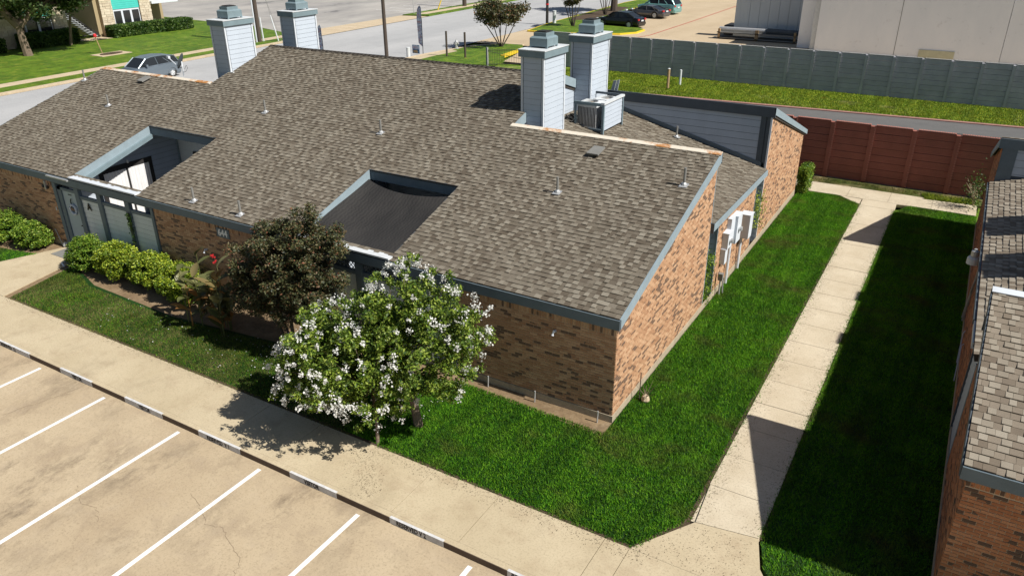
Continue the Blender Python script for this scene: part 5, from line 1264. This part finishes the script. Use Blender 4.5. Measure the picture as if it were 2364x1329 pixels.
mh = thing('utility_vault', 'brown oval utility vault cover set in concrete in the far lawn', 'vault cover', (-60.8, 28.3, 0))
add('pad', MB().box(-61.7, -59.9, 26.9, 29.8, -.02, .03), mh, 'curbl'); add('cover', MB().tube([(-60.8, 27.3, .03), (-60.8, 27.31, .03)], .01, 4).prism([(math.cos(2*math.pi*i/20)*.55, math.sin(2*math.pi*i/20)*1.05) for i in range(20)], Vector((-60.8, 28.35, .03)), X, Y, Z, 0, .04), mh, 'mulch')

# ================================================================== CARS
def carpaint(name, c, metal=.5, rough=.3):
    k = NT(name); mm = k.out(c, rough, metal=metal, spec=.5); k.b.inputs['Coat Weight'].default_value = .6; return mm
M['cblack'] = carpaint('black_car_paint', (.008, .009, .012)); M['csilver'] = carpaint('silver_car_paint', (.20, .24, .28), .6, .35)
M['cgrey'] = carpaint('grey_car_paint', (.10, .10, .105), .6, .35); M['cteal'] = carpaint('teal_car_paint', (.20, .42, .42), .5, .35)
M['lightr'] = paint('tail_light', (.45, .01, .02), .2); M['lightw'] = paint('head_light', (.7, .72, .75), .15)
def car(label, loc, rz, mat, L=4.6, Wd=1.8, H=1.45, style='sedan', s=1.0, group=None, roofm=None):
    t = local_thing('parked_car', label, 'car', group); w = Wd/2
    # stations: t along length (0 rear..1 front): belt height, half width
    if style == 'sedan': belt = [(0, .60, .72), (.02, .92, .82), (.12, 1.0, .88), (.3, .98, .92), (.62, .95, .92), (.72, .93, .90), (.92, .78, .84), (.985, .66, .74), (1, .5, .66)]; cab = [(.10, 0, .74), (.26, .38, .62), (.45, .47, .60), (.58, .44, .60), (.74, 0, .70)]
    elif style == 'hatch': belt = [(0, .60, .78), (.015, .95, .86), (.1, 1.0, .92), (.3, .98, .95), (.65, .95, .94), (.75, .93, .92), (.93, .80, .84), (.985, .68, .76), (1, .5, .68)]; cab = [(.015, 0, .76), (.09, .40, .66), (.30, .52, .63), (.5, .53, .62), (.62, .46, .62), (.79, 0, .72)]
    else: belt = [(0, .55, .70), (.02, .82, .80), (.12, .88, .88), (.3, .86, .92), (.62, .84, .92), (.72, .84, .92), (.9, .72, .84), (.985, .58, .72), (1, .42, .62)]; cab = [(.12, 0, .72), (.30, .34, .58), (.45, .40, .56), (.55, .36, .57), (.70, 0, .68)]
    hs = H/1.45
    bd = MB(); vs = []; n = 9
    for (u, zb, wb) in belt:
        x = (u-.5)*L; wb *= w/.92
        vs += [(x, -wb*.86, .18), (x, -wb*1.0, .34), (x, -wb*1.02, zb*.62*hs), (x, -wb*.97, (zb-.07)*hs), (x, -wb*.82, zb*hs), (x, wb*.82, zb*hs), (x, wb*.97, (zb-.07)*hs), (x, wb*1.02, zb*.62*hs), (x, wb, .34), (x, wb*.86, .18)]
    k_ = 10; fs = []
    for i in range(len(belt)-1):
        for j in range(k_): fs.append((i*k_+j, i*k_+(j+1) % k_, (i+1)*k_+(j+1) % k_, (i+1)*k_+j))
    fs += [tuple(range(k_-1, -1, -1)), tuple(range((len(belt)-1)*k_, len(belt)*k_))]
    bd.raw(vs, fs); add('body', bd, t, mat, smooth=False)
    def bz(u):
        for a, b in zip(belt[:-1], belt[1:]):
            if a[0] <= u <= b[0]: return (a[1]+(b[1]-a[1])*(u-a[0])/(b[0]-a[0]))*hs
        return .9
    gl = MB(); vs = []
    for (u, dz, wt) in cab:
        x = (u-.5)*L; z = bz(u)-.02; vs += [(x, -w*.86, z), (x, -w*wt*1.18, z+dz*hs+.0), (x, w*wt*1.18, z+dz*hs), (x, w*.86, z)]
    fs = []
    for i in range(len(cab)-1):
        for j in range(3): fs.append((i*4+j, i*4+j+1, (i+1)*4+j+1, (i+1)*4+j))
    gl.raw(vs, fs); add('window_glass', gl, t, 'glass')
    rf = MB(); c1 = cab[1:-1]; vs = []
    for (u, dz, wt) in c1:
        x = (u-.5)*L; z = bz(u)-.02+dz*hs; vs += [(x, -w*wt*1.2, z-.02), (x, -w*wt*1.1, z+.025), (x, w*wt*1.1, z+.025), (x, w*wt*1.2, z-.02)]
    fs = []
    for i in range(len(c1)-1):
        for j in range(3): fs.append((i*4+j, i*4+j+1, (i+1)*4+j+1, (i+1)*4+j))
    rf.raw(vs, fs); add('roof_panel', rf, t, roofm or mat)
    for sy in (-1, 1):
        pl_ = MB()
        for (ia, ib) in ((0, 1), (-1, -2)):
            a, b = cab[ia], cab[ib]
            pl_.tube([((a[0]-.5)*L, sy*w*.86, bz(a[0])), ((b[0]-.5)*L, sy*w*b[2]*1.2, bz(b[0])+b[1]*hs)], .045, 5)
        um = .42; pl_.tube([((um-.5)*L, sy*w*.87, bz(um)), ((um-.48)*L, sy*w*.74, bz(um)+.45*hs)], .03, 5)
        pl_.tube([((.2-.5)*L, sy*w*.87, bz(.2)), ((.3-.5)*L, sy*w*.75, bz(.3)+.36*hs)], .03, 5)
        add('pillars', pl_, t, mat)
        add('mirror', MB().box((.66-.5)*L-.08, (.66-.5)*L+.08, sy*w*.95-.02, sy*(w*.95+.2), bz(.66)+.02, bz(.66)+.16), t, mat)
        for xw in (-L*.305, L*.315):
            tb = add('wheel', MB().tube([(xw, sy*(w-.22), .33), (xw, sy*(w+.015), .33)], .335, 18), t, 'rubber')
            add('rim', MB().tube([(xw, sy*(w-.0), .33), (xw, sy*(w+.025), .33)], .21, 12), tb, 'galv'); 
            sp = MB()
            for q in range(5):
                a = 2*math.pi*q/5; sp.box(xw-.03, xw+.03, sy*(w+.02)-.012, sy*(w+.02)+.012, .33, .33+.2) if q == 0 else sp.tube([(xw, sy*(w+.028), .33), (xw+.2*math.sin(a), sy*(w+.028), .33+.2*math.cos(a))], .028, 4)
            add('spokes', sp, tb, 'capw')
            add('arch', MB().tube([(xw+math.cos(a_)*.38, sy*(w+.005), .33+math.sin(a_)*.38) for a_ in [math.pi*i/10 for i in range(11)]], .035, 4), t, 'black' if style == 'hatch' else mat)
        add('headlight', MB().box(L/2-.22, L/2-.02, sy*w*.62-.12, sy*w*.62+.12, .60*hs, .74*hs), t, 'lightw')
        add('tail_light', MB().box(-L/2-.015, -L/2+.14, sy*w*.70-.14, sy*w*.70+.14, .72*hs, .88*hs), t, 'lightr')
    add('bumper', MB().box(-L/2-.04, -L/2+.1, -w*.8, w*.8, .3, .5), t, mat); add('number_plate', MB().box(-L/2-.05, -L/2-.02, -.22, .22, .62, .74), t, 'capw')
    t.location = loc; t.rotation_euler = (0, 0, rz); t.scale = (s, s, s)
    for o in t.children: pass
    return t
car('black sedan parked at the island, nearest the grey wall', (-29.2, 68.1, -.07), math.radians(174), 'cblack', 4.7, 1.8, 1.42, 'sedan', 1.14, 'cars parked in the far lot')
car('dark grey coupe with silver wheels between the black and teal cars', (-29.9, 77.8, -.07), math.radians(172), 'cgrey', 4.4, 1.8, 1.32, 'coupe', 1.2, 'cars parked in the far lot')
car('pale teal hatchback farthest back in the lot', (-30.2, 82.6, -.07), math.radians(172), 'cteal', 4.4, 1.85, 1.5, 'hatch', 1.2, 'cars parked in the far lot')
car('silver hatchback on the road behind the left roof edge', (-47.8, 22.7, -.1), math.radians(-90), 'csilver', 4.5, 1.85, 1.62, 'hatch', 1.0, None, 'trim')
